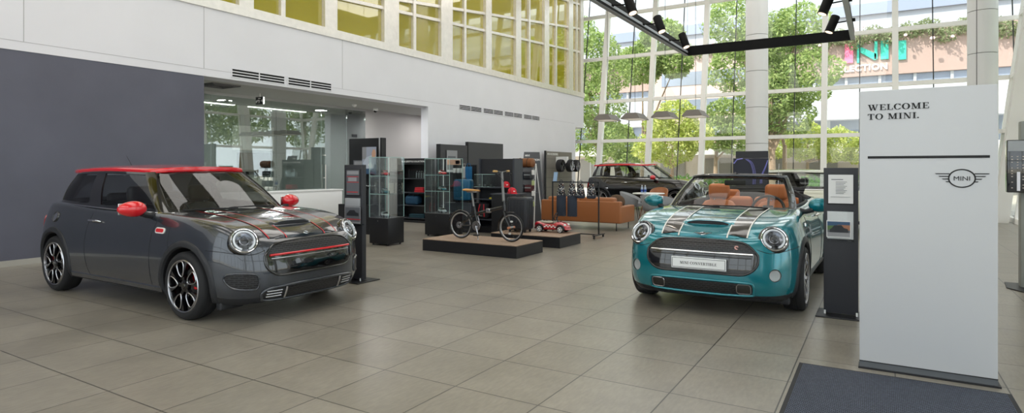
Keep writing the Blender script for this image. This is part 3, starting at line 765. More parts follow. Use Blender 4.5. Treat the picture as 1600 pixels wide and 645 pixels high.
def wheel_set(T, W, R, sy, kind, jcw):
    ro = R; rr = R-.070+.004*(kind != 'loop')
    for ax in (0, -2.495):
        for s_ in (1, -1):
            cx_ = W((ax, 0, 0))[0]; yo = .848*sy; yi = yo-.205
            M = Matrix.Translation((cx_, s_*yo, R)) @ Matrix.Diagonal((1, s_, 1, 1))
            mb = MB(); mb.T = M     # local: +y outward face at y=0
            mb.lathe([(rr-.005, -.012), (rr+.01, -.003), (rr+.03, .003), (ro-.035, .002), (ro-.012, -.012), (ro-.002, -.03), (ro, -.06), (ro-.003, -.063), (ro-.003, -.068), (ro, -.071), (ro, -.10), (ro-.003, -.103), (ro, -.108), (ro, -.145), (ro-.012, -.19), (ro-.04, -.205), (rr, -.195)], 48, axis='y')
            ty = mb.build('wheel', rubber, T, smooth=40)
            mb = MB(); mb.T = M
            mb.lathe([(rr+.002, -.006), (rr-.004, .001), (rr-.014, -.003), (rr-.018, -.02), (rr-.025, -.06), (rr-.03, -.19)], 48, axis='y', mi=0)
            mb.lathe([(rr-.018, -.02), (rr-.03, -.06), (rr-.04, -.17)], 48, axis='y', mi=1)
            mb.build('rim', [satin, darkalloy], ty, smooth=50)
            mb = MB(); mb.T = M; mb.lathe([(.0, -.10), (.145, -.10), (.145, -.12), (0, -.12)], 32, axis='y'); mb.build('brake_disc', mat('disc_steel', '6a6a6c', .35, .9), ty)
            mb = MB(); mb.T = M
            ang = math.radians(20 if ax == 0 else 160); 
            for a in (-.35, -.1, .15, .4):
                q = ang+a*.8; mb.rbox(math.cos(q)*.14-.036, math.cos(q)*.14+.036, -.13, -.045, math.sin(q)*.14-.036, math.sin(q)*.14+.036, .01)
            mb.build('brake_caliper', redgloss if jcw else blackplastic, ty)
            if kind == 'loop':
                mb = MB(); mb.T = M; m2 = MB(); m2.T = M
                for j in range(5):
                    q0 = 2*PI*j/5+PI/2+.2
                    def pt(r, a, y): return (r*math.cos(q0+a), y, r*math.sin(q0+a))
                    # dark spoke body (a Y) behind
                    mb.add([pt(.03, -.5, -.02), pt(.03, .5, -.02), pt(.12, .20, -.012), pt(.12, -.20, -.012), pt(.03, -.5, -.05), pt(.03, .5, -.05), pt(.12, .20, -.05), pt(.12, -.20, -.05)], [(0,1,2,3),(7,6,5,4),(0,3,7,4),(1,5,6,2),(3,2,6,7)])
                    for sg in (1, -1):
                        prof = [(.09, .12, -.012), (.13, .30, -.010), (.18, .36, -.009), (rr-.008, .42, -.010)]
                        L = [pt(r, sg*(a-.10 if r > .1 else -.0), y) for r, a, y in prof]; Q = [pt(r, sg*(a+.07), y) for r, a, y in prof]
                        L2 = [(p[0], p[1]-.03, p[2]) for p in L]; Q2 = [(p[0], p[1]-.03, p[2]) for p in Q]
                        mb.grid([L2, L, Q, Q2])
                    # bright loop outline
                    loop = [(rr-.020, -.13, 0), (.205, -.235, 0), (.165, -.27, 0), (.115, -.24, 0), (.085, 0, -.004), (.115, .24, 0), (.165, .27, 0), (.205, .235, 0), (rr-.020, .13, 0)]
                    m2.tube([tuple(p) for p in cat([pt(r, a*1.08, y-.004) for r, a, y in loop], 3, True)], .0062, 6, closed=True)
                mb.lathe([(0, -.012), (.03, -.012), (.055, -.02), (.06, -.05)], 24, axis='y')
                mb.build('spokes', darkalloy, ty, smooth=40); m2.build('spoke_edging', satin, ty, smooth=60)
            else:
                mb = MB(); mb.T = M; n = 10 if kind == 'multi' else 5
                for j in range(n):
                    q0 = 2*PI*j/n
                    w0, w1 = (.13, .09) if n == 10 else (.30, .17)
                    tw = .12 if n == 10 else .0
                    def pt(r, a, y): return (r*math.cos(q0+a), y, r*math.sin(q0+a))
                    rs = [(.04, .40 if n == 5 else .3, -.022, 0), (.09, w0*1.1, -.018, tw*.4), (.15, w1*.9, -.012, tw*.8), (rr-.01, w1*1.2, -.008, tw)]
                    A = [pt(r, a+t, y) for r, a, y, t in rs]; B = [pt(r, -a+t, y) for r, a, y, t in rs]
                    mb.grid([[(p[0], p[1]-.03, p[2]) for p in A], A, B, [(p[0], p[1]-.03, p[2]) for p in B]])
                mb.lathe([(0, -.01), (.03, -.012), (.055, -.022), (.06, -.05)], 24, axis='y')
                mb.build('spokes', satin, ty, smooth=40)
            mb = MB(); mb.T = M; mb.lathe([(0, -.004), (.022, -.005), (.026, -.012)], 20, axis='y'); mb.build('hub_cap', blackgloss if kind == 'loop' else satin, ty)
grey_paint = mat('grey_paint', '33373e', .22, .35, coat=1)
red_roof = mat('red_roof_paint', 'cf1220', .18, coat=1)
teal_paint = mat('teal_paint', '0a7682', .22, .35, coat=1)
dark_teal = teal_paint
black_paint = mat('black_paint', '0c0c0e', .12, coat=1)
cream_paint = mat('cream_paint', 'd2d2c0', .25, coat=1)
stripe_dark = mat('stripe_dark', '231e1a', .2, coat=.8)
stripe_red = mat('stripe_red', 'b01820', .3)
stripe_white = mat('stripe_white', 'dcdcd6', .3)
c1 = make_car('hatchback_car', 'dark grey three-door hatchback with red roof and red mirrors', (-5.48, 4.03, 0), 0, grey_paint, red_roof, red_roof, wb=2.57, jcw=True, stripes=(mat('stripe_char', '15161a', .2, coat=1), stripe_red))
c2 = make_car('convertible_car', 'teal convertible with folded hood, tan seats and dark bonnet stripes', (-1.45, 6.60, 0), -PI/2, teal_paint, teal_paint, teal_paint, conv=True, stripes=(stripe_dark, stripe_white), seatmat=tan, wheel='multi', plate='MINI CONVERTIBLE')
# ================================================================ the setting
wallwhite = mat('wall_white', 'dadadf', .55, noise=.02, nscale=1.2)
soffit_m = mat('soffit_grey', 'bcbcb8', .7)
darkwall_m = mat('dark_wall_paint', '5a5b67', .7, noise=.08, nscale=1.4)
steel = mat('brushed_steel', 'e6e1da', .28, .5, noise=.06, nscale=9)
seam_m = mat('seam_dark', 'acacae', .8)
frame_m = mat('facade_white', 'f4f2ee', .45)
darkline = mat('facade_dark_line', '2a2c2e', .5)
pane_m = glassmat('facade_pane', (.97, .98, .97), .05, .5)
office_glass = glassmat('office_glass', (.84, .90, .87), .22, .85)
black_m = mat('black_laminate', '1b1b1e', .4)
blackpanel = mat('black_panel', '26262a', .5, noise=.08, nscale=4)
charcoal = mat('charcoal_side', '3a3d44', .45)
white_m = mat('white_plastic', 'e6e6e4', .4)
def floor_material():
    m = bpy.data.materials.new('floor_tiles'); m.use_nodes = True; nt = m.node_tree; b = nt.nodes['Principled BSDF']; N = nt.nodes.new; L = nt.links.new
    tc = N('ShaderNodeTexCoord'); mp = N('ShaderNodeMapping'); mp.inputs['Location'].default_value = (1.72+.606*60, -3.733+.6*60, 0)
    br = N('ShaderNodeTexBrick'); br.offset = 0; br.inputs['Scale'].default_value = 1; br.inputs['Brick Width'].default_value = .606; br.inputs['Row Height'].default_value = .6
    br.inputs['Mortar Size'].default_value = .0048; br.inputs['Mortar Smooth'].default_value = .2
    br.inputs['Color1'].default_value = lin('837d72'); br.inputs['Color2'].default_value = lin('8b857a'); br.inputs['Mortar'].default_value = lin('413e3a')
    L(tc.outputs['Object'], mp.inputs[0]); L(mp.outputs[0], br.inputs['Vector'])
    n1 = N('ShaderNodeTexNoise'); n1.inputs['Scale'].default_value = 1.6; n1.inputs['Detail'].default_value = 8; n1.inputs['Roughness'].default_value = .7
    n2 = N('ShaderNodeTexNoise'); n2.inputs['Scale'].default_value = 45; n2.inputs['Detail'].default_value = 5
    mp2 = N('ShaderNodeMapping'); mp2.inputs['Scale'].default_value = (1, .25, 1); L(tc.outputs['Object'], mp2.inputs[0]); L(mp2.outputs[0], n2.inputs['Vector'])
    L(tc.outputs['Object'], n1.inputs['Vector'])
    r1 = N('ShaderNodeMapRange'); r1.inputs['From Min'].default_value = .3; r1.inputs['From Max'].default_value = .7; r1.inputs['To Min'].default_value = .80; r1.inputs['To Max'].default_value = 1.14; L(n1.outputs[0], r1.inputs[0])
    r2 = N('ShaderNodeMapRange'); r2.inputs['From Min'].default_value = .3; r2.inputs['From Max'].default_value = .7; r2.inputs['To Min'].default_value = .90; r2.inputs['To Max'].default_value = 1.10; L(n2.outputs[0], r2.inputs[0])
    mu = N('ShaderNodeMath'); mu.operation = 'MULTIPLY'; L(r1.outputs[0], mu.inputs[0]); L(r2.outputs[0], mu.inputs[1])
    vm = N('ShaderNodeVectorMath'); vm.operation = 'SCALE'; L(br.outputs['Color'], vm.inputs[0]); L(mu.outputs[0], vm.inputs['Scale']); L(vm.outputs[0], b.inputs['Base Color'])
    r3 = N('ShaderNodeMapRange'); r3.inputs['To Min'].default_value = .22; r3.inputs['To Max'].default_value = .40; L(n1.outputs[0], r3.inputs[0]); L(r3.outputs[0], b.inputs['Roughness'])
    bp = N('ShaderNodeBump'); bp.inputs['Strength'].default_value = .25; bp.inputs['Distance'].default_value = .003; bp.invert = True
    L(br.outputs['Fac'], bp.inputs['Height']); L(bp.outputs[0], b.inputs['Normal'])
    return m
struct(MB().box(-17.2, 5.0, -7, 24.6, -.12, 0).build('floor', floor_material(), smooth=0))
XW = -10.6
# left wall: the dark painted panel, the bulkhead above and the white wall beyond the recess
struct(MB().box(XW-.25, XW-.01, -7, 6.57, 0, 3.1).build('wall_left', darkwall_m, smooth=0))
struct(MB().box(XW-.45, XW, -7, 23.3, 3.1, 4.38).build('wall_left', wallwhite, smooth=0))
struct(MB().box(XW-.25, XW, 13.03, 22.5, 0, 3.1).build('wall_left', wallwhite, smooth=0))
struct(MB().box(XW-.02, XW+.004, -7, 6.57, 0, .085).build('baseboard_left', mat('skirting', 'b9b6ae', .4, .3), smooth=0))
mb = MB(); mb.box(XW, XW+.003, -7, 22.4, 3.232, 3.238)
for y in (-1.7, 1.05, 3.822, 6.561, 9.917): mb.box(XW, XW+.003, y-.005, y+.005, 3.24, 4.37)
struct(mb.build('trim_1', seam_m, smooth=0))
# recess ceiling, recess wall, glass office
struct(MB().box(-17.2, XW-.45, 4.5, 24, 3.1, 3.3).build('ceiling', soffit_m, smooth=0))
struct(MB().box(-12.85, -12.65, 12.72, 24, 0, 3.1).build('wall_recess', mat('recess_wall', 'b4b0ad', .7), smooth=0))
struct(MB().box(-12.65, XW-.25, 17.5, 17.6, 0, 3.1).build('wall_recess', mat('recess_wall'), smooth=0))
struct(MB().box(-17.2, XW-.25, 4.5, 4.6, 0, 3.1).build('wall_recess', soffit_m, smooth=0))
struct(MB().box(-17.3, -17.2, 4.5, 24, 0, 3.1).build('wall_office', mat('office_wall', '9fa5a2', .7), smooth=0))
struct(MB().box(-17.2, -12.85, 13.6, 13.7, 0, 3.1).build('wall_office', mat('office_wall'), smooth=0))
f = MB(); f.box(-12.68, -12.62, 4.6, 12.72, 3.04, 3.1); f.box(-12.67, -12.63, 4.6, 12.72, 0, .04)
w2 = struct(f.build('window_2', mat('alu_channel', 'b8b8b6', .4, .6), smooth=0))
ys = [4.6, 6.4, 8.0, 9.55, 11.1, 12.0, 12.70]
for a, b in zip(ys, ys[1:]): MB().box(-12.656, -12.644, a+.004, b-.004, .04, 3.04).build('pane', office_glass, w2, smooth=0)
for z in (1.15, 1.75):
    MB().cyl((-12.58, 11.18, z), (-12.64, 11.18, z), .012).build('door_fitting', steel, w2)
MB().cyl((-12.58, 11.18, .8), (-12.58, 11.18, 1.5), .012).build('pull_handle', steel, w2)
MB().box(-12.66, -12.62, 12.2, 12.36, 2.28, 2.36).build('door_closer', blackplastic, w2)
# upper glazing over the bulkhead
olive = mat('tinted_glazing', 'a0941c', .04, .1, coat=1); olive.node_tree.nodes['Principled BSDF'].inputs['Coat IOR'].default_value = 2.0; olive.node_tree.nodes['Principled BSDF'].inputs['Coat Roughness'].default_value = .01
struct(MB().box(XW-.5, XW+.03, -7, 23.35, 4.37, 4.56).build('trim_2', steel, smooth=0))
piers = [(-2.6,-2.2),(-.5,-.1),(1.55,1.9),(3.2,3.55),(5.2,5.55),(7.28,7.60),(9.408,9.768),(11.311,11.851),(13.618,14.155),(15.904,16.234),(17.762,18.102),(19.831,20.195),(21.906,22.287),(23.0,23.3)]
thin = [8.32, 12.51, 14.83, 18.76, 20.85, 22.72]
ZTOP = 8.6
clear = MB(); clear.box(XW-.14, XW-.11, -7, 23.3, 4.56, ZTOP)
w3 = struct(MB().box(XW-.3, XW-.05, -7, 23.3, ZTOP-.1, ZTOP).build('window_3', steel, smooth=0))
clear.build('pane', olive, w3, smooth=0)
for a, b in piers: MB().box(XW-.14, XW+.0, a, b, 4.56, ZTOP).build('pier', steel, w3, smooth=0)
mb = MB()
for y in thin: mb.box(XW-.13, XW-.03, y-.055, y+.055, 4.56, ZTOP)
tz1 = lambda y: 5.40+.07*(y-11.3); tz2 = lambda y: 6.30+.13*(y-16.2)
ends = [(-7, -2.6)]+[(piers[i][1], piers[i+1][0]) for i in range(len(piers)-1)]
for a, b in ends:
    for tz in (tz1, tz2, lambda y: 7.5+.1*(y-16)):
        mb.add([(XW-.12, a, tz(a)), (XW-.12, b, tz(b)), (XW-.12, b, tz(b)+.08), (XW-.12, a, tz(a)+.08), (XW-.05, a, tz(a)), (XW-.05, b, tz(b)), (XW-.05, b, tz(b)+.08), (XW-.05, a, tz(a)+.08)], [(0,1,2,3),(7,6,5,4),(0,4,5,1),(3,2,6,7),(0,3,7,4),(1,5,6,2)])
mb.build('glazing_bar', steel, w3, smooth=0)
struct(MB().box(XW-2.5, XW-2.4, -7, 24, 3.3, 9).build('wall_upper', mat('upper_wall', '8a7c30', .8), smooth=0))
# main roof slab
struct(MB().box(-13, 4.6, -7.2, 25.2, 9.0, 9.3).build('ceiling', mat('ceiling_white', 'd6d6d4', .8), smooth=0))
# glazed front, leaning outwards
def leanY(z): return 23.33+.16*z
def slab(mb, x0, x1, z0, z1, d0, d1):
    mb.add([(x0, leanY(z0)+d0, z0), (x1, leanY(z0)+d0, z0), (x1, leanY(z0)+d1, z0), (x0, leanY(z0)+d1, z0), (x0, leanY(z1)+d0, z1), (x1, leanY(z1)+d0, z1), (x1, leanY(z1)+d1, z1), (x0, leanY(z1)+d1, z1)],
           [(3,2,1,0),(4,5,6,7),(0,1,5,4),(1,2,6,5),(2,3,7,6),(3,0,4,7)])
mb = MB(); mains = [-12.1, -10.03, -7.92, -5.81, -3.72, -1.63, .49, 2.6]
for x in mains: slab(mb, x-.09, x+.09, 0, 9, -.12, .12)
for z in (.0, 2.48, 4.16, 6.05, 7.95): slab(mb, -12.2, 4.0, z, z+.13, -.09, .09)
w1 = struct(mb.build('window_1', frame_m, smooth=0))
mb = MB()
for x in (-11.0, -8.86, -6.76, -4.72, -2.6, -.55, 1.55, 3.62): slab(mb, x-.015, x+.015, .1, 9, .10, .15)
mb.build('glazing_fin', darkline, w1, smooth=0)
mb = MB(); slab(mb, -12.2, 4.2, .05, 9, -.008, .008); mb.build('pane', pane_m, w1, smooth=0)
# glazed right side, leaning outwards, with raking white columns
def rx(z): return 2.95+.12*z
def slabx(mb, y0, y1, z0, z1, d0, d1):
    mb.add([(rx(z0)+d0, y0, z0), (rx(z0)+d0, y1, z0), (rx(z0)+d1, y1, z0), (rx(z0)+d1, y0, z0), (rx(z1)+d0, y0, z1), (rx(z1)+d0, y1, z1), (rx(z1)+d1, y1, z1), (rx(z1)+d1, y0, z1)],
           [(3,2,1,0),(4,5,6,7),(0,1,5,4),(1,2,6,5),(2,3,7,6),(3,0,4,7)])
mb = MB()
for k in range(16): slabx(mb, -6.2+2*k-.05, -6.2+2*k+.05, 0, 9, .0, .14)
for z in (.0, 2.48, 4.16, 6.05, 7.95): slabx(mb, -7, 23.9, z, z+.12, .0, .14)
w4 = struct(mb.build('window_4', frame_m, smooth=0))
mb = MB(); slabx(mb, -7, 23.9, .05, 9, .06, .07); mb.build('pane', pane_m, w4, smooth=0)
for y in (-4.4, -.2, 4.0, 8.2, 12.2, 16.1, 19.9):
    mb = MB(); slabx(mb, y-.16, y+.16, 0, 9, -.42, -.10)
    tag(mb.build('raking_column', mat('column_white', 'e2e0dc', .4), smooth=0), 'white raking steel column leaning along the right-hand glass wall', 'column', 'raking columns along the right-hand glass')
# glazed back wall behind the viewer
mb = MB()
for k in range(9): mb.box(-10.6+1.7*k-.05, -10.6+1.7*k+.05, -7.1, -6.95, 0, 9)
for z in (0, 2.5, 5, 7.5): mb.box(-10.6, 3.2, -7.1, -6.95, z, z+.12)
w5 = struct(mb.build('window_5', frame_m, smooth=0)); MB().box(-10.6, 3.2, -7.03, -7.02, 0, 9).build('pane', pane_m, w5, smooth=0)

# round clad columns
for x, lab in ((-3.47, 'round white clad column behind the dark screen stand'), (2.52, 'round white clad column behind the white welcome panel')):
    t = thing('round_column', lab, 'column', (x, 21.5, 0))
    r = .353
    for k in range(8):
        z0 = .12+1.2*k-(.30 if k else 0); z1 = .12+1.2*(k+1)-.30
        z1 = min(z1, 9)
        MB().lathe([(r-.02, z0+.006), (r, z0+.012), (r, z1-.006), (r-.02, z1)], 40).build('cladding', mat('column_cladding', 'dfdfe0', .4), t, smooth=40)
    MB().lathe([(r-.012, 0), (r-.012, 9)], 32).build('column_core', darkline, t)
    mb = MB(); mb.T = Matrix.Rotation(math.radians(-118 if x > 0 else 60), 4, 'Z'); mb.box(r-.002, r+.002, -.008, .008, .1, 9); mb.build('cladding_joint', darkline, t)

# linear vents in the bulkhead
def vent(y0, y1, z0, z1, lab):
    t = thing('air_vent', lab, 'vent', (XW, (y0+y1)/2, z0), 0, 'linear air vents on the white bulkhead')
    w = (y1-y0)/2; h = z1-z0
    MB().box(.001, .004, -w, w, 0, h).build('vent_backing', mat('vent_dark', '101012', .8), t, smooth=0)
    mb = MB()
    for k in range(4): mb.box(.002, .012, -w, w, h*k/3*.94, h*k/3*.94+h*.10)
    for s_ in (-1, 0, 1): mb.box(.002, .014, s_*(w-.008)-.010, s_*(w-.008)+.010, -.004, h+.004)
    mb.build('vent_slat', wallwhite, t, smooth=0)
vent(7.105, 8.331, 3.145, 3.32, 'linear air vent on the bulkhead above the recess, nearer the dark wall')
vent(8.395, 9.592, 3.145, 3.32, 'linear air vent on the bulkhead above the recess, nearer the far end')
for i, (a, b) in enumerate(((14.458, 15.647), (15.736, 16.909), (16.994, 18.165), (18.26, 19.424))):
    vent(a, b, 3.14, 3.29, ['first linear vent on the far white wall, nearest the recess', 'second linear vent on the far white wall from the recess', 'third linear vent on the far white wall from the recess', 'last linear vent on the far white wall, nearest the front glass'][i])
# soffit fittings
t = thing('ceiling_diffuser', 'square grey air diffuser set in the recess ceiling', 'vent', (-11.55, 7.45, 3.1))
mb = MB()
for k in range(4): r = .3-.07*k; mb.tube([(r, r, -.012), (-r, r, -.012), (-r, -r, -.012), (r, -r, -.012)], .012, 4, closed=True)
mb.build('diffuser_rings', mat('diffuser_grey', '77777a', .6), t); MB().box(-.31, .31, -.31, .31, -.006, 0).build('diffuser_plate', mat('diffuser_plate', '58585a', .7), t)
t = thing('dome_camera', 'white dome security camera with a dark eye under the recess ceiling', 'camera', (-12.15, 12.6, 3.1))
MB().lathe([(0, 0), (.07, 0), (.075, -.05), (.06, -.07)], 24).build('camera_base', white_m, t); MB().ell((0, 0, -.07), .055, .055, .055).build('camera_dome', blackgloss, t)
t = thing('smoke_detector', 'small white smoke detector under the recess ceiling', 'detector', (-11.95, 11.6, 3.1))
MB().lathe([(0, -.06), (.04, -.055), (.06, -.03), (.065, 0)], 24).build('detector_body', white_m, t); MB().lathe([(0, -.068), (.02, -.066), (.022, -.055)], 16).build('detector_cap', white_m, t)
t = thing('exit_sign', 'small black and white exit sign hanging from the recess ceiling', 'sign', (-12.0, 8.76, 2.85))
MB().rbox(-.13, .13, -.02, .02, 0, .17, .005).build('sign_box', mat('sign_black', '101512', .4), t)
MB().box(.13, .135, -.02, .02, 0, .17).build('sign_end', mat('sign_edge', '8c9088', .5), t)
mb = MB(); mb.cyl((0, 0, .17), (0, 0, .25), .01); mb.build('hanger', white_m, t)
mb = MB()
yy = -.0205
mb.prism([(-.03, .125), (.06, .125), (.04, .145), (-.04, .145)], yy-.001, yy, 'xz', 0); mb.prism([(.05, .075), (.12, .05), (.12, .115)], yy-.001, yy, 'xz')
mb.prism([(-.12, .09), (-.02, .105), (.03, .09), (.03, .075), (-.05, .075), (-.09, .04), (-.12, .04)], yy-.001, yy, 'xz'); mb.prism([(-.02, .07), (.02, .07), (.0, .03), (-.02, .03)], yy-.001, yy, 'xz')
mb.build('sign_pictogram', white_m, t, smooth=0)
# office behind the glass
t = thing('low_cabinet', 'long low white cabinet standing along the foot of the office glass', 'cabinet', (-12.42, 9.0, 0))
MB().rbox(-.18, .18, -2.4, 2.45, .14, .82, .01).build('cabinet_body', white_m, t); MB().box(-.16, .16, -2.35, 2.40, 0, .14).build('plinth', black_m, t)
MB().box(-.19, .19, -2.42, 2.47, .82, .85).build('cabinet_top', white_m, t)
t = thing('office_cabinet', 'tall grey-green cupboard inside the glazed office', 'cabinet', (-14.6, 7.6, 0))
gg = mat('grey_green', '7d8680', .6)
MB().rbox(-.4, .4, -.9, .9, 0, 1.95, .01).build('cupboard_body', gg, t)
for s_ in (-1, 1):
    MB().box(.40, .415, s_*.45-.43, s_*.45+.43, .1, 1.9).build('cupboard_door', gg, t); MB().cyl((.43, s_*.07, .9), (.43, s_*.07, 1.2), .01).build('door_pull', white_m, t)
t = thing('wall_screen', 'dark wall screen inside the glazed office', 'screen', (-17.15, 12.3, 1.2))
MB().rbox(0, .06, -.6, .6, 0, .7, .01).build('screen_case', blackplastic, t); MB().box(.06, .062, -.57, .57, .03, .67).build('screen_glass', blackgloss, t)
t = thing('white_board', 'pale board on the office wall above the dark screen', 'board', (-17.18, 12.3, 2.0))
MB().box(0, .02, -.75, .75, 0, .75).build('board_panel', white_m, t); MB().box(.02, .03, -.77, .77, -.02, .0).build('board_rail', steel, t)
for k, y in enumerate((6.5, 8.8, 11.1)):
    t = thing('linear_lamp', ['linear ceiling lamp in the office, nearest the dark wall', 'linear ceiling lamp in the office, middle of three', 'linear ceiling lamp in the office, farthest from the dark wall'][k], 'lamp', (-14.4, y, 3.04), 0, 'office linear lamps')
    MB().box(-.06, .06, -.95, .95, .02, .06).build('lamp_housing', white_m, t); MB().box(-.05, .05, -.93, .93, 0, .02).build('lamp_tube', mat('led_tube', 'ffffff', .5, emit='fffaf0', estr=5), t)
# ================================================================ showroom furniture
paper = mat('paper_white', 'dcdcdc', .5); paperg = mat('paper_grey', '8a8b8e', .5); acrylic = glassmat('acrylic', (.93, .95, .95), .06, .5)
caseglass = glassmat('case_glass', (.97, .99, .985), .05, .35); glassedge = mat('glass_edge', 'a4c4c0', .2)
def photo_card(parent, name, x0, x1, z0, z1, y, bg, shapes):
    """a printed picture: coloured paper with flat ink shapes; faces -y"""
    o = MB().box(x0, x1, y, y+.003, z0, z1).build(name, bg, parent, smooth=0)
    for i, (poly, m) in enumerate(shapes):
        MB().prism([(x0+(x1-x0)*a, z0+(z1-z0)*b) for a, b in poly], y-.0006-.0003*i, y, 'xz').build('printed_area', m, o, smooth=0)
    return o
R_ = lambda a, b, c, d: [(a, b), (c, b), (c, d), (a, d)]
carshape = [(.12,.30),(.14,.48),(.22,.55),(.32,.72),(.62,.74),(.72,.58),(.88,.52),(.90,.30)]
inkdark = mat('ink_dark', '22252a', .5); inkred = mat('ink_red', 'b5202c', .5); inkgrey = mat('ink_grey', '5a5d62', .5); inkgreen = mat('ink_green', '4d6a3c', .5); inkbrick = mat('ink_brick', '9a6a50', .5); inkblue = mat('ink_blue', '33506e', .5)
# welcome panel
t = thing('welcome_panel', 'tall white freestanding welcome panel with black lettering and a winged emblem', 'panel', (.27, 4.90, 0))
al = mat('panel_white', 'c2c4c7', .35)
MB().rbox(-.383, .383, 0, .10, .052, 1.94, .004).build('panel_board', al, t)
MB().box(-.383, .383, -.001, .101, .012, .052).build('base_band', mat('panel_base_grey', '6a6e72', .35, .4), t)
MB().box(-.39, .40, -.012, .115, 0, .012).build('base_plate', black_m, t); MB().box(-.384, .384, -.003, .103, .050, .056).build('base_joint', black_m, t)
mb = MB()
serif('WELCOME', .040, mb, frame_mtx((-.333, -.001, 1.803), (1, 0, 0), (0, 0, 1)) @ Matrix.Diagonal((1.235, 1, 1, 1)), .0025, .11)
serif('TO MINI.', .040, mb, frame_mtx((-.333, -.001, 1.739), (1, 0, 0), (0, 0, 1)) @ Matrix.Diagonal((1.235, 1, 1, 1)), .0025, .11)
mb.build('lettering', mat('ink_black', '050506', .5), t, smooth=0)
MB().box(-.333, .342, -.003, .001, 1.468, 1.485).build('black_rule', mat('ink_black'), t)
mb = MB(); cx, cz = .197, 1.335
mb.tube([(cx+.070*math.cos(q*PI/24), -.0015, cz+.058*math.sin(q*PI/24)) for q in range(48)], .0042, 6, closed=True)
for s_ in (1, -1):
    for j in range(4):
        z = cz+.030-.0175*j; x0 = .071-.0035*abs(1.5-j); L = .145-.019*j
        mb.prism([(cx+s_*x0, z-.003), (cx+s_*(L-.006), z-.003), (cx+s_*L, z+.003), (cx+s_*x0, z+.003)], -.003, .001, 'xz')
eb = mb.build('emblem', mat('ink_black'), t, smooth=40)
sans('MINI', .040, 'emblem_lettering', mat('ink_black'), eb, frame_mtx((cx, -.0015, cz-.0140), (1, 0, 0), (0, 0, 1)) @ Matrix.Diagonal((1.12, 1, 1, 1)), .003, bold=.0, align='CENTER')
# entrance mat
def mat_ribs():
    m = bpy.data.materials.new('mat_ribs'); m.use_nodes = True; nt = m.node_tree; b = nt.nodes['Principled BSDF']; N = nt.nodes.new; L = nt.links.new
    tc = N('ShaderNodeTexCoord'); br = N('ShaderNodeTexBrick'); br.inputs['Scale'].default_value = 1; br.inputs['Brick Width'].default_value = .020; br.inputs['Row Height'].default_value = .014; br.inputs['Mortar Size'].default_value = .0035; br.inputs['Mortar Smooth'].default_value = .6
    br.inputs['Color1'].default_value = lin('626a7c'); br.inputs['Color2'].default_value = lin('545b6c'); br.inputs['Mortar'].default_value = lin('20232b')
    n = N('ShaderNodeTexNoise'); n.inputs['Scale'].default_value = 160; L(tc.outputs['Object'], n.inputs['Vector'])
    L(tc.outputs['Object'], br.inputs['Vector']); L(br.outputs['Color'], b.inputs['Base Color']); b.inputs['Roughness'].default_value = .95
    bp = N('ShaderNodeBump'); bp.inputs['Distance'].default_value = .006; bp.invert = True; L(br.outputs['Fac'], bp.inputs['Height']); L(bp.outputs[0], b.inputs['Normal']); return m
t = thing('door_mat', 'dark blue-grey ribbed entrance mat in front of the welcome panel', 'mat', (.11, 3.79, 0))
MB().rbox(-.57, .57, -.98, .975, 0, .010, .003).build('mat_pile', mat_ribs(), t); MB().rbox(-.595, .595, -1.0, 1.0, 0, .006, .002).build('mat_edge', mat('mat_edging', '2c2d30', .8), t)
# information stands
def info_stand(name, label, loc, w, kind):
    t = thing(name, label, 'stand', loc); h = 1.405 if kind == 'r' else 1.445
    MB().rbox(-w/2, w/2, 0, .07, .02, h, .004).build('post', mat('stand_charcoal', '2b2c31', .5), t)
    if kind == 'l': MB().box(-w/2-.004, -w/2, -.002, .075, .02, h).build('post_side', black_m, t)
    MB().rbox(-w/2-.06, w/2+.09, -.16, .22, 0, .012, .004).build('foot_plate', black_m, t)
    for s_ in (1, -1): MB().cyl((s_*(w/2-.012), -.02, .012), (s_*(w/2-.012), -.02, .045), .008).build('foot_bolt', white_m, t)
    return t, h
w = .29
t, h = info_stand('information_stand', 'dark information stand with two sheets, between the teal car and the welcome panel', (-.305, 6.53, 0), w, 'r')
MB().rbox(-.112, .112, -.012, 0, 1.06, 1.35, .003).build('sheet_frame', black_m, t)
lines = [(R_(.12, .82, .60, .845), inkgrey)]+[(R_(.3, .74-.05*k, .75-.06*(k % 3), .755-.05*k), inkgrey) for k in range(9)]+[(R_(.1, .22, .88, .226), inkdark)]
photo_card(t, 'spec_sheet', -.104, .104, 1.068, 1.34, -.016, paper, lines)
MB().rbox(-.118, .118, -.03, 0, .71, 1.0, .003).build('leaflet_holder', acrylic, t)
photo_card(t, 'leaflet', -.112, .105, .73, .99, -.012, paper, [])
photo_card(t, 'leaflet_picture', -.118, .085, .745, .905, -.032, paper, [(R_(.03, .05, .97, .94), inkgrey), (R_(.03, .5, .97, .94), inkblue), (R_(.45, .45, .97, .75), inkbrick), (R_(.03, .45, .4, .7), inkgreen), (R_(.03, .05, .97, .3), paperg), (carshape, inkdark)])
t, h = info_stand('information_stand', 'dark information stand with leaflets beside the nose of the dark grey car', (-5.60, 5.42, 0), .30, 'l')
MB().rbox(-.115, .125, -.012, 0, 1.06, 1.39, .003).build('sheet_frame', black_m, t)
photo_card(t, 'poster_sheet', -.105, .115, 1.07, 1.38, -.016, inkgrey, [(R_(.04, .82, .96, .96), paperg), (R_(.04, .72, .96, .745), inkred), (R_(.04, .5, .96, .525), inkred), (R_(.04, .1, .9, .13), inkred), (R_(.15, .55, .8, .7), paperg)])
MB().rbox(-.118, .125, -.03, 0, .93, 1.03, .003).build('leaflet_holder', mat('grey_card', '9a9c9f', .5), t)
o = photo_card(t, 'leaflet_picture', -.10, .17, .72, .93, -.05, paperg, [(R_(.03, .1, .97, .94), inkgrey), (R_(.0, .22, 1, .27), inkred), ([(a, b*.8+.2) for a, b in carshape], inkdark)])
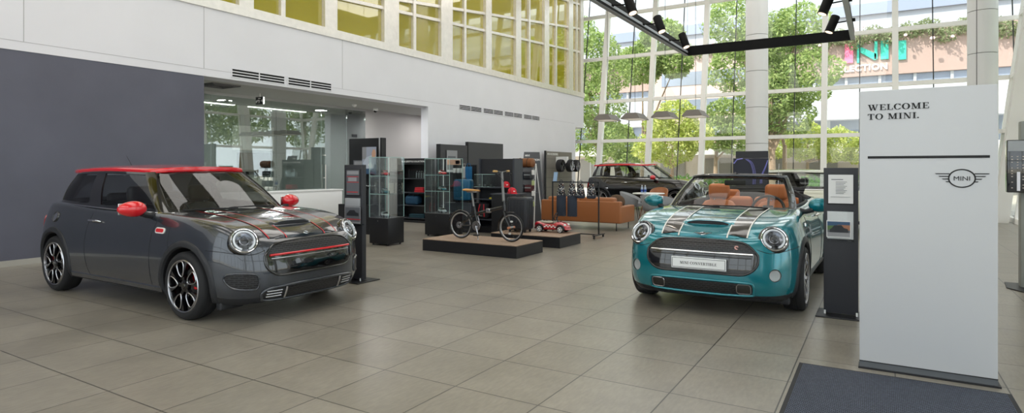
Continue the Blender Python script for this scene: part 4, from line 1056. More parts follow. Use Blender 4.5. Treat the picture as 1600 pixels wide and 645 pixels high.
MB().box(-.10, .18, -.06, 0, .70, .715).build('leaflet_ledge', acrylic, t)
# interactive kiosk at the right edge
t = thing('kiosk', 'grey pedestal kiosk with a dark screen at the right-hand glass wall', 'kiosk', (1.62, 9.10, 0))
MB().rbox(-.20, .32, 0, .14, .012, 1.95, .01).build('pedestal', mat('kiosk_grey', '8a8c86', .5), t)
MB().prism([(-.34, -.08), (-.22, -.30), (.45, -.30), (.45, .35), (-.3, .35)], 0, .012).build('foot_plate', black_m, t)
k = MB().rbox(-.34, .36, -.10, .0, 1.12, 1.73, .01).build('screen_case', blackgloss, t)
MB().box(-.33, .35, -.104, -.10, 1.60, 1.72).build('screen_header', mat('kiosk_header', 'a0a4a8', .4), k)
mb = MB(); random.seed(3)
for r in range(12):
    for c in range(12):
        if random.random() < .75: x = -.30+.05*c; z = 1.17+.033*r; mb.box(x, x+.014, -.1025, -.10, z, z+.008)
mb.build('sample_chips', mat('chip_light', 'd0c4b8', .4), k, smooth=0)
MB().box(-.25, -.22, -.106, -.10, 1.14, 1.36).build('light_strip', mat('chip_white', 'e8e8f0', .4), k)

# plinths
for nm, (x0, x1, y0, y1), lab in (('a', (-6.66, -4.79, 8.04, 8.89), 'low plinth with a wooden top carrying the folding bicycle'), ('b', (-6.20, -4.765, 9.47, 10.33), 'low plinth with a wooden top carrying the black suitcases and ride-on car')):
    t = thing('display_plinth', lab, 'plinth', ((x0+x1)/2, (y0+y1)/2, 0)); a, b = (x1-x0)/2, (y1-y0)/2
    MB().box(-a, a, -b, b, 0, .188).build('plinth_body', mat('plinth_black', '1d1e22', .35), t, smooth=0)
    MB().box(-a, a, -b, b, .188, .20).build('plinth_top', mat('oak_top', '9c8572', .5, noise=.12, nscale=14), t, smooth=0)
# folding bicycle
Z0 = .20
t = thing('folding_bicycle', 'black folding bicycle with a tan saddle standing on the wooden plinth', 'bicycle', (-5.63, 8.42, Z0))
X = lambda x: x+5.63
def bwheel(x, z, R, nm):
    mb = MB(); mb.lathe([(R-.016, -.018), (R-.004, -.012), (R, 0), (R-.004, .012), (R-.016, .018), (R-.026, 0)], 56, (x, 0, z), 'y', closed=True)
    w_ = mb.build('wheel', rubber, t, smooth=60)
    MB().lathe([(R-.022, -.012), (R-.040, -.010), (R-.044, 0), (R-.040, .010), (R-.022, .012)], 56, (x, 0, z), 'y', closed=True).build('rim', mat('bike_rim', 'c8c8ca', .25, .8), w_, smooth=60)
    mb = MB()
    for k in range(20):
        q = 2*PI*k/20; s_ = 1 if k % 2 else -1; q2 = q+.5*s_
        mb.tube([(x+.018*math.cos(q2), s_*.025, z+.018*math.sin(q2)), (x+(R-.04)*math.cos(q), 0, z+(R-.04)*math.sin(q))], .0014, 4)
    mb.build('spokes', darkalloy, w_); MB().cyl((x, -.045, z), (x, .045, z), .018).build('hub', satin, w_)
    return w_
RW = .235
wf = bwheel(X(-5.12), RW, RW, 'f'); wr = bwheel(X(-6.13), RW, RW, 'r')
for q in (80, 260): MB().ell((X(-5.12)+.10*math.cos(math.radians(q)), -.02, RW+.10*math.sin(math.radians(q))), .028, .004, .016).build('reflector', mat('reflector_clear', 'd0d0cc', .3), wf)
bk = mat('bike_black', '18181a', .25, coat=.5)
mb = MB(); mb.tube([(X(-5.29), 0, .56), (X(-5.42), 0, .53), (X(-5.80), 0, .44)], [.024, .026, .022], 12)
mb.tube([(X(-5.80), 0, .44), (X(-5.95), 0, .36), (X(-6.13), .045, RW)], .013, 8); mb.tube([(X(-5.95), 0, .36), (X(-6.13), -.055, RW)], .013, 8)
mb.tube([(X(-5.86), 0, .56), (X(-5.78), 0, .235)], .02, 10); mb.tube([(X(-5.84), 0, .50), (X(-6.13), -.055, RW)], .009, 8)
mb.tube([(X(-5.78), 0, .235), (X(-6.13), -.055, RW)], .009, 8); mb.build('frame', bk, t, smooth=60)
MB().rbox(X(-5.60), X(-5.52), -.03, .03, .46, .53, .01).build('frame_hinge', satin, t)
MB().tube([(X(-5.86), 0, .55), (X(-5.905), 0, .80)], .016, 12).build('seat_post', mat('bike_silver'), t)
mb = MB()
rows = []
for k in range(13):
    u = k/12; x = X(-6.03)+.29*u; wv = .085*(1-u)**.8+.018; rows.append([(x, wv*math.cos(q*PI/8), .825+.022*math.sin(q*PI/8)*(1-.3*u)+.01*(1-u)) for q in range(17)])
mb.grid(rows); mb.build('saddle', mat('saddle_tan', 'b98a4e', .5), t, smooth=60, solid=0)
MB().rbox(X(-6.0), X(-5.80), -.03, .03, .79, .822, .012).build('saddle_rail', satin, t)
mb = MB(); mb.tube([(X(-5.265), 0, .66), (X(-5.30), 0, 1.14)], [.024, .019], 12); mb.build('handlebar_post', mat('bike_silver', 'd4d6d8', .35, .3), t)
mb = MB(); mb.tube([(X(-5.30), -.15, 1.15), (X(-5.30), 0, 1.135), (X(-5.30), .15, 1.15)], .011, 8); hb = mb.build('handlebar', bk, t)
for s_ in (1, -1):
    MB().tube([(X(-5.30), s_*.15, 1.15), (X(-5.31), s_*.24, 1.155)], [.017, .017], 10).build('grip', mat('grip_tan', 'c09a60', .6), hb)
    MB().tube([(X(-5.28), s_*.14, 1.15), (X(-5.24), s_*.16, 1.12), (X(-5.25), s_*.23, 1.11)], .006, 6).build('brake_lever', blackplastic, hb)
MB().tube([(X(-5.28), -.2, 1.14), (X(-5.16), -.18, 1.0), (X(-5.10), -.1, .80), (X(-5.15), -.03, .62), (X(-5.19), -.03, .48)], .0035, 6).build('brake_cable', blackplastic, t)
MB().tube([(X(-5.28), .2, 1.14), (X(-5.19), .12, .95), (X(-5.17), .05, .75), (X(-5.24), 0, .6)], .0035, 6).build('brake_cable', blackplastic, t)
mb = MB(); mb.tube([(X(-5.265), 0, .67), (X(-5.245), 0, .50)], .024, 12)
for s_ in (1, -1): mb.tube([(X(-5.245), s_*.03, .50), (X(-5.205), s_*.05, .40), (X(-5.12), s_*.05, RW)], .012, 8)
mb.box(X(-5.26), X(-5.22), -.04, .04, .485, .505); mb.build('fork', bk, t, smooth=60)
for x, a0, a1 in ((X(-5.12), 75, 190), (X(-6.13), 20, 165)):
    r = RW+.018
    MB().grid([[(x+r*math.cos(math.radians(a0+(a1-a0)*k/20)), y, RW+r*math.sin(math.radians(a0+(a1-a0)*k/20))+dz) for y, dz in ((-.025, -.006), (0, .003), (.025, -.006))] for k in range(21)]).build('mudguard', bk, t, solid=.003)
mb = MB(); xc = X(-5.78)
mb.lathe([(.03, -.055), (.082, -.055), (.085, -.05), (.082, -.045), (.03, -.045)], 32, (xc, 0, .235), 'y', closed=True); mb.build('chainring', satin, t)
for s_, q in ((-1, -70), (1, 110)):
    ex, ez = xc+.16*math.cos(math.radians(q)), .235+.16*math.sin(math.radians(q)); ez = max(ez, .09)
    c_ = MB().tube([(xc, s_*.065, .235), (ex, s_*.075, ez)], .009, 8).build('crank', satin, t); MB().rbox(ex-.04, ex+.04, s_*.125-.04, s_*.125+.04, ez-.012, ez+.012, .006).build('pedal', blackplastic, c_)
mb = MB(); mb.lathe([(.02, -.06), (.055, -.06), (.055, -.05), (.02, -.05)], 24, (X(-6.13), 0, RW), 'y', closed=True); mb.build('rear_sprocket', satin, t)
MB().tube([(X(-6.13), -.055, RW+.055), (xc, -.05, .235+.08)], .003, 4).build('chain', darkalloy, t); MB().tube([(X(-6.13), -.055, RW-.05), (xc, -.05, .235-.08)], .003, 4).build('chain', darkalloy, t)
MB().tube([(xc, -.03, .23), (xc+.09, -.12, .005)], [.009, .007], 8).build('kickstand', satin, t)
for s_ in (1, -1): MB().tube([(X(-5.12), s_*.045, RW), (X(-5.12), s_*.10, RW)], [.02, .02], 8).build('axle_peg', mat('peg_tan', 'b4785a', .5), wf)
# suitcases
def suitcase(name, label, loc, w, d, h, m, rotz=0, ribs=True, group=None):
    t = thing(name, label, 'suitcase', loc, rotz, group)
    s_ = MB().rbox(-w/2, w/2, -d/2, d/2, .05, h, .045, seg=4).build('shell', m, t, smooth=50)
    mb = MB()
    for k in range(5):
        x = -w/2+w*(k+1)/6; mb.rbox(x-.012, x+.012, -d/2-.004, -d/2+.01, .11, h-.07, .004)
    for k in range(3):
        y = -d/2+d*(k+1)/4
        for s2 in (1, -1): mb.rbox(s2*w/2-.008, s2*w/2+.008, y-.01, y+.01, .11, h-.07, .004)
    mb.build('shell_ribs', m, t)
    MB().tube([(0+.0, 0, h-.01), (0, 0, h+.0)], .01, 6) 
    MB().tube([(-.07, 0, h-.01), (-.06, 0, h+.018), (.06, 0, h+.018), (.07, 0, h-.01)], .009, 8).build('handle', blackplastic, t)
    for a in (-1, 1):
        for b in (-1, 1):
            mb = MB(); mb.cyl((a*(w/2-.06)-.012, b*(d/2-.05), .026), (a*(w/2-.06)+.012, b*(d/2-.05), .026), .026); mb.box(a*(w/2-.06)-.018, a*(w/2-.06)+.018, b*(d/2-.05)-.015, b*(d/2-.05)+.015, .03, .06); mb.build('castor', blackplastic, t)
    mb = MB(); mb.tube([(x, y, h*.5+.02) for x, y in rrect(w+.004, d+.004, .05, 4)], .003, 4, closed=True)
    return t
casem = mat('suitcase_black', '26282d', .4, bump=.1, bscale=200); blue_m = mat('suitcase_blue', '14577a', .35)
suitcase('suitcase', 'black hard-shell suitcase on the plinth beside the red ride-on car', (-5.80, 9.86, .20), .44, .30, .66, casem, .0)
suitcase('suitcase', 'black hard-shell suitcase on the plinth, the one behind and to the left', (-6.0, 10.17, .20), .38, .24, .64, casem, .1)
# ride-on toy car
t = thing('ride_on_car', 'red children ride-on car with white chequers on the second plinth', 'toy', (-5.24, 10.16, .20))
prof = cat([(-.36,.10),(-.36,.17),(-.30,.20),(-.15,.165),(.02,.16),(.10,.20),(.22,.185),(.30,.13),(.32,.08),(.28,.05),(-.33,.05)], 4, True)
rows = []
for k in range(13):
    q = -1+2*k/12; s_ = (1-abs(q)**3)**.5 if abs(q) < 1 else 0; sc = .55+.45*s_
    rows.append([(p[0]*(.85+.15*s_), q*.13, .10+(p[1]-.10)*sc) for p in list(prof)+[prof[0]]])
o = MB(); o.grid(rows)
o.add([rows[0][i] for i in range(len(rows[0])-1)], [tuple(range(len(rows[0])-1))]); o.add([rows[-1][i] for i in range(len(rows[0])-1)], [tuple(range(len(rows[0])-1))])
o.build('body', mat('toy_red', 'b01024', .2, coat=1), t, smooth=60)
MB().rbox(-.30, -.02, -.07, .07, .165, .20, .015).build('seat', mat('toy_seat', 'b0ab98', .5), t)
sw = MB(); sw.tube([(.05+.0*math.cos(q*PI/10)+.02*math.sin(q*PI/10), .07*math.cos(q*PI/10), .29+.07*math.sin(q*PI/10)) for q in range(20)], .010, 6, closed=True); sw.cyl((.10, 0, .18), (.05, 0, .29), .012)
sw.build('steering_wheel', blackplastic, t)
for x in (-.235, .20):
    for s_ in (1, -1):
        w_ = MB().lathe([(.0, 0), (.05, 0), (.062, -.006*s_), (.065, -.02*s_), (.062, -.05*s_), (0, -.05*s_)], 28, (x, s_*.145, .065), 'y').build('wheel', rubber, t, smooth=40)
        mb = MB()
        for k in range(5):
            q = 2*PI*k/5; mb.tube([(x, s_*.149, .065), (x+.043*math.cos(q), s_*.147, .065+.043*math.sin(q))], .007, 6)
        mb.lathe([(.040, s_*.144), (.046, s_*.149), (.050, s_*.144)], 24, (x, 0, .065), 'y'); mb.build('rim', white_m, w_)
        MB().grid([[(x+r*math.cos(math.radians(q)), s_*y, .065+r*math.sin(math.radians(q))) for r, y in ((.070, .148), (.088, .150), (.092, .12))] for q in range(0, 181, 12)]).build('wheel_arch', blackplastic, t, solid=.003)
mb = MB()
for i in range(7):
    for j in range(2):
        if (i+j) % 2 == 0: mb.box(-.14+.036*i, -.104+.036*i, -.1335, -.128, .095+.022*j, .117+.022*j)
mb.build('chequer_decal', white_m, t, smooth=0)
for s_ in (1, -1): MB().ell((.27, s_*.075, .145), .025, .03, .025).build('headlamp', white_m, t)

# garment rail
t = thing('garment_rail', 'black metal rail on castors with four bags hanging from it', 'rail', (-5.33, 11.3, 0))
sq = mat('rail_steel', '3b3d40', .35, .6)
mb = MB()
mb.box(-.53, .53, -.012, .012, 1.105, 1.13); 
mb.build('top_bar', sq, t)
for s_ in (1, -1):
    MB().box(s_*.52-.012, s_*.52+.012, -.012, .012, .07, 1.13).build('upright', sq, t); MB().box(s_*.52-.03, s_*.52+.03, -.25, .25, .055, .075).build('foot', sq, t)
    for y in (-.23, .23):
        mb = MB(); mb.cyl((s_*.52-.012, y, .028), (s_*.52+.012, y, .028), .028); mb.box(s_*.52-.016, s_*.52+.016, y-.01, y+.01, .03, .06); mb.build('castor', blackplastic, t)
MB().box(-.53, .53, -.02, .02, .055, .075).build('base_bar', sq, t)
def patterned():
    m = bpy.data.materials.new('patterned_cloth'); m.use_nodes = True; nt = m.node_tree; b = nt.nodes['Principled BSDF']; N = nt.nodes.new; L = nt.links.new
    tc = N('ShaderNodeTexCoord'); v = N('ShaderNodeTexVoronoi'); v.inputs['Scale'].default_value = 60; r = N('ShaderNodeValToRGB'); r.color_ramp.interpolation = 'CONSTANT'
    e = r.color_ramp.elements; e[0].color = lin('17181c'); e[1].position = .45; e[1].color = lin('c8c8c4')
    for p, c in ((.60, '22242a'), (.80, '8a6a58'), (.85, '5a6070')): q = e.new(p); q.color = lin(c)
    L(tc.outputs['Object'], v.inputs['Vector']); sp = N('ShaderNodeSeparateColor'); L(v.outputs['Color'], sp.inputs[0]); L(sp.outputs[0], r.inputs[0]); L(r.outputs[0], b.inputs['Base Color']); b.inputs['Roughness'].default_value = .8
    return m
pat = patterned(); denim = mat('denim', '2c3340', .85, bump=.3, bscale=150)
def hbag(x, long, lab):
    t = thing('hanging_bag', lab, 'bag', (x, 11.3, 1.13), .15, 'bags hanging from the rail'); w = .105
    def sect(z0, z1, m, nm, w0, w1, d=.05):
        rows = []
        for k in range(9):
            u = k/8; z = z0+(z1-z0)*u; ww = w0+(w1-w0)*u; rows.append([(ww*math.cos(q*PI/10), d*math.sin(q*PI/10)*(.6+.4*math.sin(PI*u)), z+.008*math.sin(q*1.7)) for q in range(20)]+[(ww, 0, z)])
        mb = MB(); mb.grid(rows); mb.add(rows[0][:-1], [tuple(range(20))]); mb.add(rows[-1][:-1], [tuple(range(20))]); return mb.build(nm, m, t, smooth=60)
    sect(-.04, -.30, pat, 'patterned_panel', .05, w)
    if long: sect(-.29, -.72, denim, 'denim_panel', w, w*1.02)
    else: sect(-.29, -.34, denim, 'denim_panel', w, w*.8)
    MB().tube([(.035*math.cos(q*PI/8), 0, .0+.045*math.sin(q*PI/8)-.02) for q in range(16)], .006, 6, closed=True).build('carry_loop', denim, t)
    MB().rbox(-.05, .05, -.056, -.04, -.22, -.12, .01).build('front_pocket', pat, t)
hbag(-5.65, True, 'long patterned and denim bag at the left end of the rail')
hbag(-5.40, True, 'long patterned and denim bag, second from the left on the rail')
hbag(-5.21, False, 'short patterned bag, third from the left on the rail')
hbag(-4.97, False, 'short patterned bag at the right end of the rail')
t = thing('leaflet_holder', 'small pale blue leaflet in a holder on top of the garment rail', 'leaflet', (-5.80, 11.3, 1.13))
mb = MB(); mb.T = Matrix.Rotation(math.radians(-15), 4, 'X'); mb.box(-.045, .045, -.002, .002, .0, .20); mb.build('leaflet', mat('pale_blue', '8ba6c4', .5), t); MB().box(-.05, .05, -.025, .025, 0, .012).build('holder_foot', acrylic, t)

# glass display cases with scale models
def model_car(name, label, loc, m, rotz):
    t = thing(name, label, 'model car', loc, rotz, 'scale model cars in the glass cases'); t.scale = (1.25,)*3
    rows = []
    K_ = 1.0; sec = [(-.095, .018, .038, .03), (-.09, .012, .042, .048), (-.07, .010, .044, .052), (-.02, .010, .045, .052), (.035, .010, .045, .050), (.07, .010, .043, .046), (.088, .012, .038, .040), (.094, .018, .030, .032)]
    for x, zb, w, zt in sec: rows.append([(x, -w*.8, zb), (x, -w, zb+.008), (x, -w, (zb+zt)/2+.004), (x, -w*.88, zt), (x, 0, zt+.004), (x, w*.88, zt), (x, w, (zb+zt)/2+.004), (x, w, zb+.008), (x, w*.8, zb), (x, -w*.8, zb)])
    mb = MB(); mb.grid(rows); mb.add(rows[0][:-1], [tuple(range(9))]); mb.add(rows[-1][:-1], [tuple(range(9))]); mb.build('body', m, t, smooth=50)
    mb = MB(); mb.add([(-.08,-.038,.05),(.03,-.038,.05),(.03,.038,.05),(-.08,.038,.05),(-.066,-.03,.072),(.005,-.03,.072),(.005,.03,.072),(-.066,.03,.072)], [(0,1,5,4),(1,2,6,5),(2,3,7,6),(3,0,4,7),(4,5,6,7)]); mb.build('cabin_glass', blackgloss, t)
    MB().rbox(-.07, .01, -.032, .032, .071, .077, .003).build('roof', m, t)
    for x in (-.06, .06):
        for s_ in (1, -1): MB().lathe([(0, 0), (.010, 0), (.015, -.001*s_), (.0165, -.006*s_), (.0165, -.012*s_), (0, -.012*s_)], 18, (x, s_*.047, .0165), 'y').build('wheel', rubber, t)
redm = mat('model_red', 'b01822', .2, coat=1); tealm = mat('model_teal', '1d5a66', .25, coat=1); silvm = mat('model_silver', '9aa0a4', .25, .4, coat=1)
def case(label, x1, y0, w, d, hb, where):
    t = thing('display_case', label, 'display case', (x1-w/2, y0+d/2, 0)); a, b = w/2, d/2
    MB().rbox(-a, a, -b, b, .03, hb, .004).build('pedestal', black_m, t)
    MB().box(-a-.004, a+.004, -b-.004, b+.004, hb, hb+.012).build('pedestal_rim', satin, t)
    for q in (-1, 1):
        for r in (-1, 1): MB().cyl((q*(a-.05), r*(b-.05), 0), (q*(a-.05), r*(b-.05), .03), .02).build('foot', blackplastic, t)
    z0, z1 = hb+.012, 1.605
    for x0_, x1_, y0_, y1_ in ((-a, a, -b, -b+.006), (-a, a, b-.006, b), (-a, -a+.006, -b, b), (a-.006, a, -b, b)):
        MB().box(x0_, x1_, y0_, y1_, z0, z1).build('glass_panel', caseglass, t, smooth=0)
    mb = MB()
    for q in (-1, 1):
        for r in (-1, 1): mb.box(q*a-.003, q*a+.003, r*b-.003, r*b+.003, z0, z1)
    for r in (-1, 1): mb.box(-a, a, r*b-.004, r*b+.004, z1-.006, z1+.002); mb.box(r*a-.004, r*a+.004, -b, b, z1-.004, z1+.001)
    mb.build('glass_edging', glassedge, t, smooth=0)
    for z in (.935, 1.265):
        o = MB().box(-a+.01, a-.01, -b+.01, b-.01, z-.008, z).build('shelf', glassmat('shelf_glass', (.90, .96, .94), .06, .4), t)
        MB().box(-a+.008, a-.008, -b+.006, -b+.012, z-.009, z+.001).build('shelf_edge', glassedge, o)
    MB().cyl((-a*.5, b-.03, z0), (-a*.5, b-.03, z1), .009).build('shelf_post', white_m, t)
    MB().cyl((-.02, -b-.004, hb-.05), (-.02, -b+.01, hb-.05), .010).build('lock', satin, t)
    for z, m, nm in ((1.265, redm, 'red model car on the top shelf of the case '), (.935, tealm, 'dark teal model car on the middle shelf of the case '), (z0, silvm, 'silver model car at the bottom of the case ')):
        model_car('model_car', nm+where, (x1-w/2-.02, y0+d/2-.02, z), m, -.5)
case('glass display case on a black pedestal, just beyond the dark grey car', -7.53, 8.13, .46, .42, .495, 'nearest the dark grey car')
case('glass display case on a black pedestal, left of the bicycle plinth', -7.42, 9.80, .64, .45, .47, 'left of the bicycle')

# shelving units and dark panels
def box_shelf_text(parent, txt, x, z, y, size, m=None, align='RIGHT'):
    return sans(txt, size, 'lettering', m or white_m, parent, frame_mtx((x, y, z), (1, 0, 0), (0, 0, 1)), .001, bold=size*.02, align=align)
t = thing('shelf_unit', 'black shelf unit with white lettering along its top, behind the first glass case', 'shelf', (-10.33, 12.05, 0))
MB().box(-.48, .46, .30, .34, .0, 1.66).build('back_board', black_m, t); MB().box(.44, .47, -.02, .34, 0, 1.66).build('side_panel', black_m, t); MB().box(-.5, -.47, -.02, .34, 0, 1.66).build('side_panel', black_m, t)
MB().box(-.48, .46, -.01, .3, 1.50, 1.66).build('header_board', black_m, t)
box_shelf_text(t, 'MINI LIFESTYLE COLLECTION.', .43, 1.56, -.012, .058)
for z in (.12, .45, .78, 1.14): MB().box(-.47, .44, -.02, .30, z-.02, z).build('shelf', charcoal, t)
MB().box(-.47, .44, 0, .3, 0, .06).build('plinth', black_m, t)
MB().box(-.1, .42, -.015, -.01, 1.14, 1.38).build('glass_front', acrylic, t)
for k in range(5):
    o = thing('key_fob', 'silver key fob behind the small glass front of the shelf unit, ' + ['first from the left', 'second from the left', 'middle one', 'second from the right', 'first from the right'][k], 'key fob', (-10.33+.02+.08*k, 12.2, 1.14), 0, 'key fobs in the shelf unit')
    MB().rbox(-.02, .02, -.01, .01, 0, .14, .004).build('strap', silvm, o); MB().lathe([(.02, -.004), (.026, 0), (.02, .004)], 16, (0, 0, .17), 'y').build('ring', satin, o)
def folded(name, lab, loc, w, d, h, m, n=2, cat_='towel', group=None):
    t = thing(name, lab, cat_, loc, 0, group)
    for k in range(n): MB().rbox(-w/2+.01*k, w/2-.005*k, -d/2, d/2, h*k/n, h*(k+1)/n, h/n*.4, seg=3).build('fold', m, t, smooth=60)
folded('folded_towel', 'bright red folded cloth on the shelf unit behind the glass case', (-10.12, 12.17, .78), .30, .24, .13, mat('cloth_red', 'c02a34', .8), 3)
t = thing('sports_bag', 'blue sports bag on the lower shelf of the lettered shelf unit', 'bag', (-10.38, 12.17, .45))
MB().rbox(-.22, .22, -.12, .12, 0, .24, .07, seg=4).build('bag_body', mat('bag_blue', '123f5c', .7), t, smooth=60)
for s_ in (1, -1): MB().tube([(-.1, s_*.10, .18), (-.08, s_*.10, .29), (.08, s_*.10, .29), (.1, s_*.10, .18)], .010, 6).build('carry_handle', mat('bag_strap', '0d2c40', .7), t)
folded('folded_throw', 'dark teal folded throw on the bottom shelf of the shelf unit', (-10.2, 12.17, .12), .5, .24, .10, mat('cloth_teal', '1c3e4a', .8), 2, 'throw')

# tall dark panel with jackets and posters, behind the leaflet stand
t = thing('tall_panel_unit', 'tall black display panel carrying posters and hanging jackets', 'display panel', (-9.62, 9.66, 0))
MB().box(-.51, .42, .02, .07, .0, 2.06).build('back_board', black_m, t); MB().box(.42, .46, -.02, .10, 0, 2.06).build('edge_strip', mat('strip_grey', 'a8a8aa', .5), t); MB().box(.46, .50, -.02, .12, 0, 2.06).build('side_panel', black_m, t)
MB().box(-.51, .42, -.30, .02, 0, .62).build('base_cabinet', black_m, t)
mb = MB(); mb.cyl((-.4, -.08, 1.02), (.40, -.08, 1.02), .012); mb.build('hanging_bar', satin, t)
for k in range(6):
    x = -9.98+.15*k
    o = thing('hanging_jacket', 'dark jacket under the posters of the tall black panel, ' + ['leftmost', 'second from the left', 'third from the left', 'third from the right', 'second from the right', 'rightmost'][k], 'jacket', (x, 9.57, 1.0), .5, 'jackets on the tall panel')
    rows = []
    for j in range(7):
        z = -.36*j/6; w_ = [.02, .055, .06, .062, .064, .066, .068][j]; rows.append([(w_*.8*math.cos(q*PI/6), w_*1.5*math.sin(q*PI/6), z-.02*abs(math.sin(q*PI/6))) for q in range(12)]+[(w_*.8, 0, z)])
    MB().grid(rows).build('jacket_body', mat('jacket_dark%d' % (k % 2), ('22252b', '3a3e42')[k % 2], .8), o, smooth=60)
    MB().tube([(0, 0, 0), (0, 0, .03), (.012, 0, .045), (0, 0, .055)], .003, 5).build('hanger_hook', satin, o)
t2 = thing('poster', 'tall poster of a person in a pale blue shirt leaning on the black panel', 'poster', (-9.35, 9.50, 1.28))
skin = mat('ink_skin', 'c49a80', .5)
mb = photo_card(t2, 'poster_print', -.20, .21, 0, .58, .0, mat('ink_lilac', '9aa0b0', .5), [(R_(0, .0, 1, .35), inkblue), (R_(.0, .55, .3, 1), paperg), ([(.2,.2),(.8,.2),(.95,.5),(.7,.7),(.3,.62),(.05,.4)], mat('ink_paleblue', 'b4bcc8', .5)), ([(.7,.62),(.9,.6),(.98,.75),(.92,.9),(.76,.9),(.68,.76)], skin), ([(.4,.35),(.6,.42),(.8,.3),(.6,.2)], paper)])
MB().box(-.205, .215, .003, .014, -.005, .585).build('poster_board', black_m, t2)
t2 = thing('poster', 'small dim poster on the left side of the black panel', 'poster', (-9.77, 9.60, 1.12))
photo_card(t2, 'poster_print', -.15, .15, 0, .46, .0, inkgrey, [(R_(.1, .55, .9, .95), paperg), (R_(.1, .4, .9, .46), inkred), (R_(.3, .1, .7, .35), inkdark)])
MB().box(-.155, .155, .003, .014, -.005, .465).build('poster_board', black_m, t2)

# wall panels A, B (facing the room) and the front unit C
pgrey = mat('panel_graphite', '3c3c3f', .45)
t = thing('wall_display_unit', 'graphite display panel with posters, shelf and hanging cloths by the white wall', 'display panel', (-10.15, 13.6, 0))
MB().box(-.06, 0, -.65, .66, 0, 2.06).build('back_board', pgrey, t); MB().box(-.08, .05, -.68, -.65, 0, 2.06).build('side_panel', black_m, t); MB().box(0, .004, -.65, .66, 1.70, 1.705).build('board_joint', black_m, t)
for z, dd in ((1.30, .30), (.95, .34), (.4, .34)): MB().box(0, dd, -.65, .66, z-.02, z).build('shelf', charcoal, t)
t = thing('wall_panel', 'taller plain graphite panel standing against the white wall', 'display panel', (-10.15, 15.25, 0))
MB().box(-.06, 0, -.95, .95, 0, 2.17).build('panel_board', pgrey, t); MB().box(-.09, .01, -.97, -.95, 0, 2.17).build('side_edge', black_m, t)
t = thing('shelf_unit', 'black shelf unit with a glass box and red caps, behind the bicycle', 'shelf', (-7.09, 10.95, 0))
MB().box(-.52, .52, .25, .29, 0, 1.61).build('back_board', blackpanel, t); MB().box(.50, .54, -.05, .30, 0, 1.61).build('side_panel', charcoal, t); MB().box(-.54, -.50, .2, .30, 0, 1.61).build('side_panel', charcoal, t)
for z in (1.0, .74, .30): MB().box(-.50, .50, -.10, .25, z-.02, z).build('shelf', charcoal, t)
MB().box(-.46, .50, 0, .25, 0, .14).build('plinth', black_m, t)
mb = MB()
for a in ((-.46,-.04,-.09,-.085),(-.46,-.04,.10,.105)): mb.box(a[0], a[1], a[2], a[3], 1.0, 1.27)
mb.box(-.46, -.455, -.09, .105, 1.0, 1.27); mb.box(-.045, -.04, -.09, .105, 1.0, 1.27); mb.box(-.25, -.247, -.09, .105, 1.0, 1.27)
gb_ = mb.build('glass_box', caseglass, t, smooth=0)
mb = MB()
for z in (1.0, 1.27): mb.tube([(-.46, -.09, z), (-.04, -.09, z), (-.04, .105, z), (-.46, .105, z)], .003, 4, closed=True)
mb.tube([(-.25, -.09, 1.0), (-.25, -.09, 1.27)], .003, 4); mb.build('glass_edging', glassedge, gb_)
def cap(lab, loc, rotz):
    t = thing('cap', lab, 'cap', loc, rotz, 'red caps on the black shelving'); cr = mat('cap_red', 'c41c2c', .7)
    mb = MB(); mb.lathe([(.092, 0), (.095, .03), (.088, .07), (.065, .105), (.03, .122), (0, .125)], 28); mb.build('crown', cr, t, smooth=60)
    rows = []
    for k in range(13):
        q = math.radians(-60+120*k/12); rows.append([(.09*math.cos(q), .09*math.sin(q), .008), (.09*math.cos(q)+.045*math.cos(q)**.5, .088*math.sin(q), .010), (.09*math.cos(q)+.085*math.cos(q), .080*math.sin(q), .0)])
    MB().grid(rows).build('peak', cr, t, smooth=60, solid=.003); MB().ell((0, 0, .125), .008, .008, .005).build('button', cr, t); MB().rbox(.082, .092, -.02, .02, .04, .06, .003).build('cap_badge', white_m, t)
cap('red cap on the upper shelf of the black unit', (-6.78, 10.93, 1.0), -.7)
t = thing('pedestal_table', 'black pedestal with a pale edge carrying a red cap, behind the bicycle', 'pedestal', (-6.50, 10.62, 0))
MB().rbox(-.30, .27, -.22, .22, .02, .86, .005).build('pedestal_body', black_m, t); MB().box(-.32, .29, -.24, .24, .86, .885).build('pedestal_top', charcoal, t); MB().box(-.26, .22, -.18, .18, 0, .02).build('plinth', black_m, t)
cap('red cap on the low black pedestal', (-6.40, 10.56, .885), -.5)
o = thing('folded_scarf', 'yellow folded scarf on the middle shelf behind the bicycle', 'scarf', (-7.05, 10.98, .74)); MB().rbox(-.14, .14, -.08, .08, 0, .03, .012).build('fold', mat('scarf_yellow', 'c8b82c', .8), o); MB().rbox(-.13, .13, -.07, .07, .03, .045, .007).build('fold', mat('scarf_dark', '3a3a30', .8), o)
folded('folded_blanket', 'red rolled blanket on the bottom shelf behind the bicycle', (-6.95, 11.0, .30), .34, .2, .12, mat('cloth_red'), 1, 'blanket')
o = thing('rucksack', 'dark rucksack with red straps on the shelf behind the saddle', 'bag', (-7.38, 11.0, .30)); MB().rbox(-.13, .13, -.09, .09, 0, .36, .07, seg=4).build('bag_body', mat('bag_dark', '1e1d22', .8), o, smooth=60)
for s_ in (1, -1): MB().tube([(s_*.05, -.09, .32), (s_*.07, -.12, .2), (s_*.06, -.09, .05)], .012, 6).build('strap', mat('cloth_red'), o)
for k in range(3):
    o = thing('gadget', ['small dark gadget at the left inside the glass box', 'small dark gadget in the middle of the glass box', 'small dark gadget at the right inside the glass box'][k], 'gadget', (-7.47+.15*k, 10.95, 1.0), 0, 'gadgets in the glass box')
    MB().rbox(-.04, .04, -.03, .03, 0, .03, .006).build('gadget_body', blackplastic, o); MB().rbox(-.02, .02, -.015, .015, .03, .045, .005).build('gadget_lid', silvm, o)
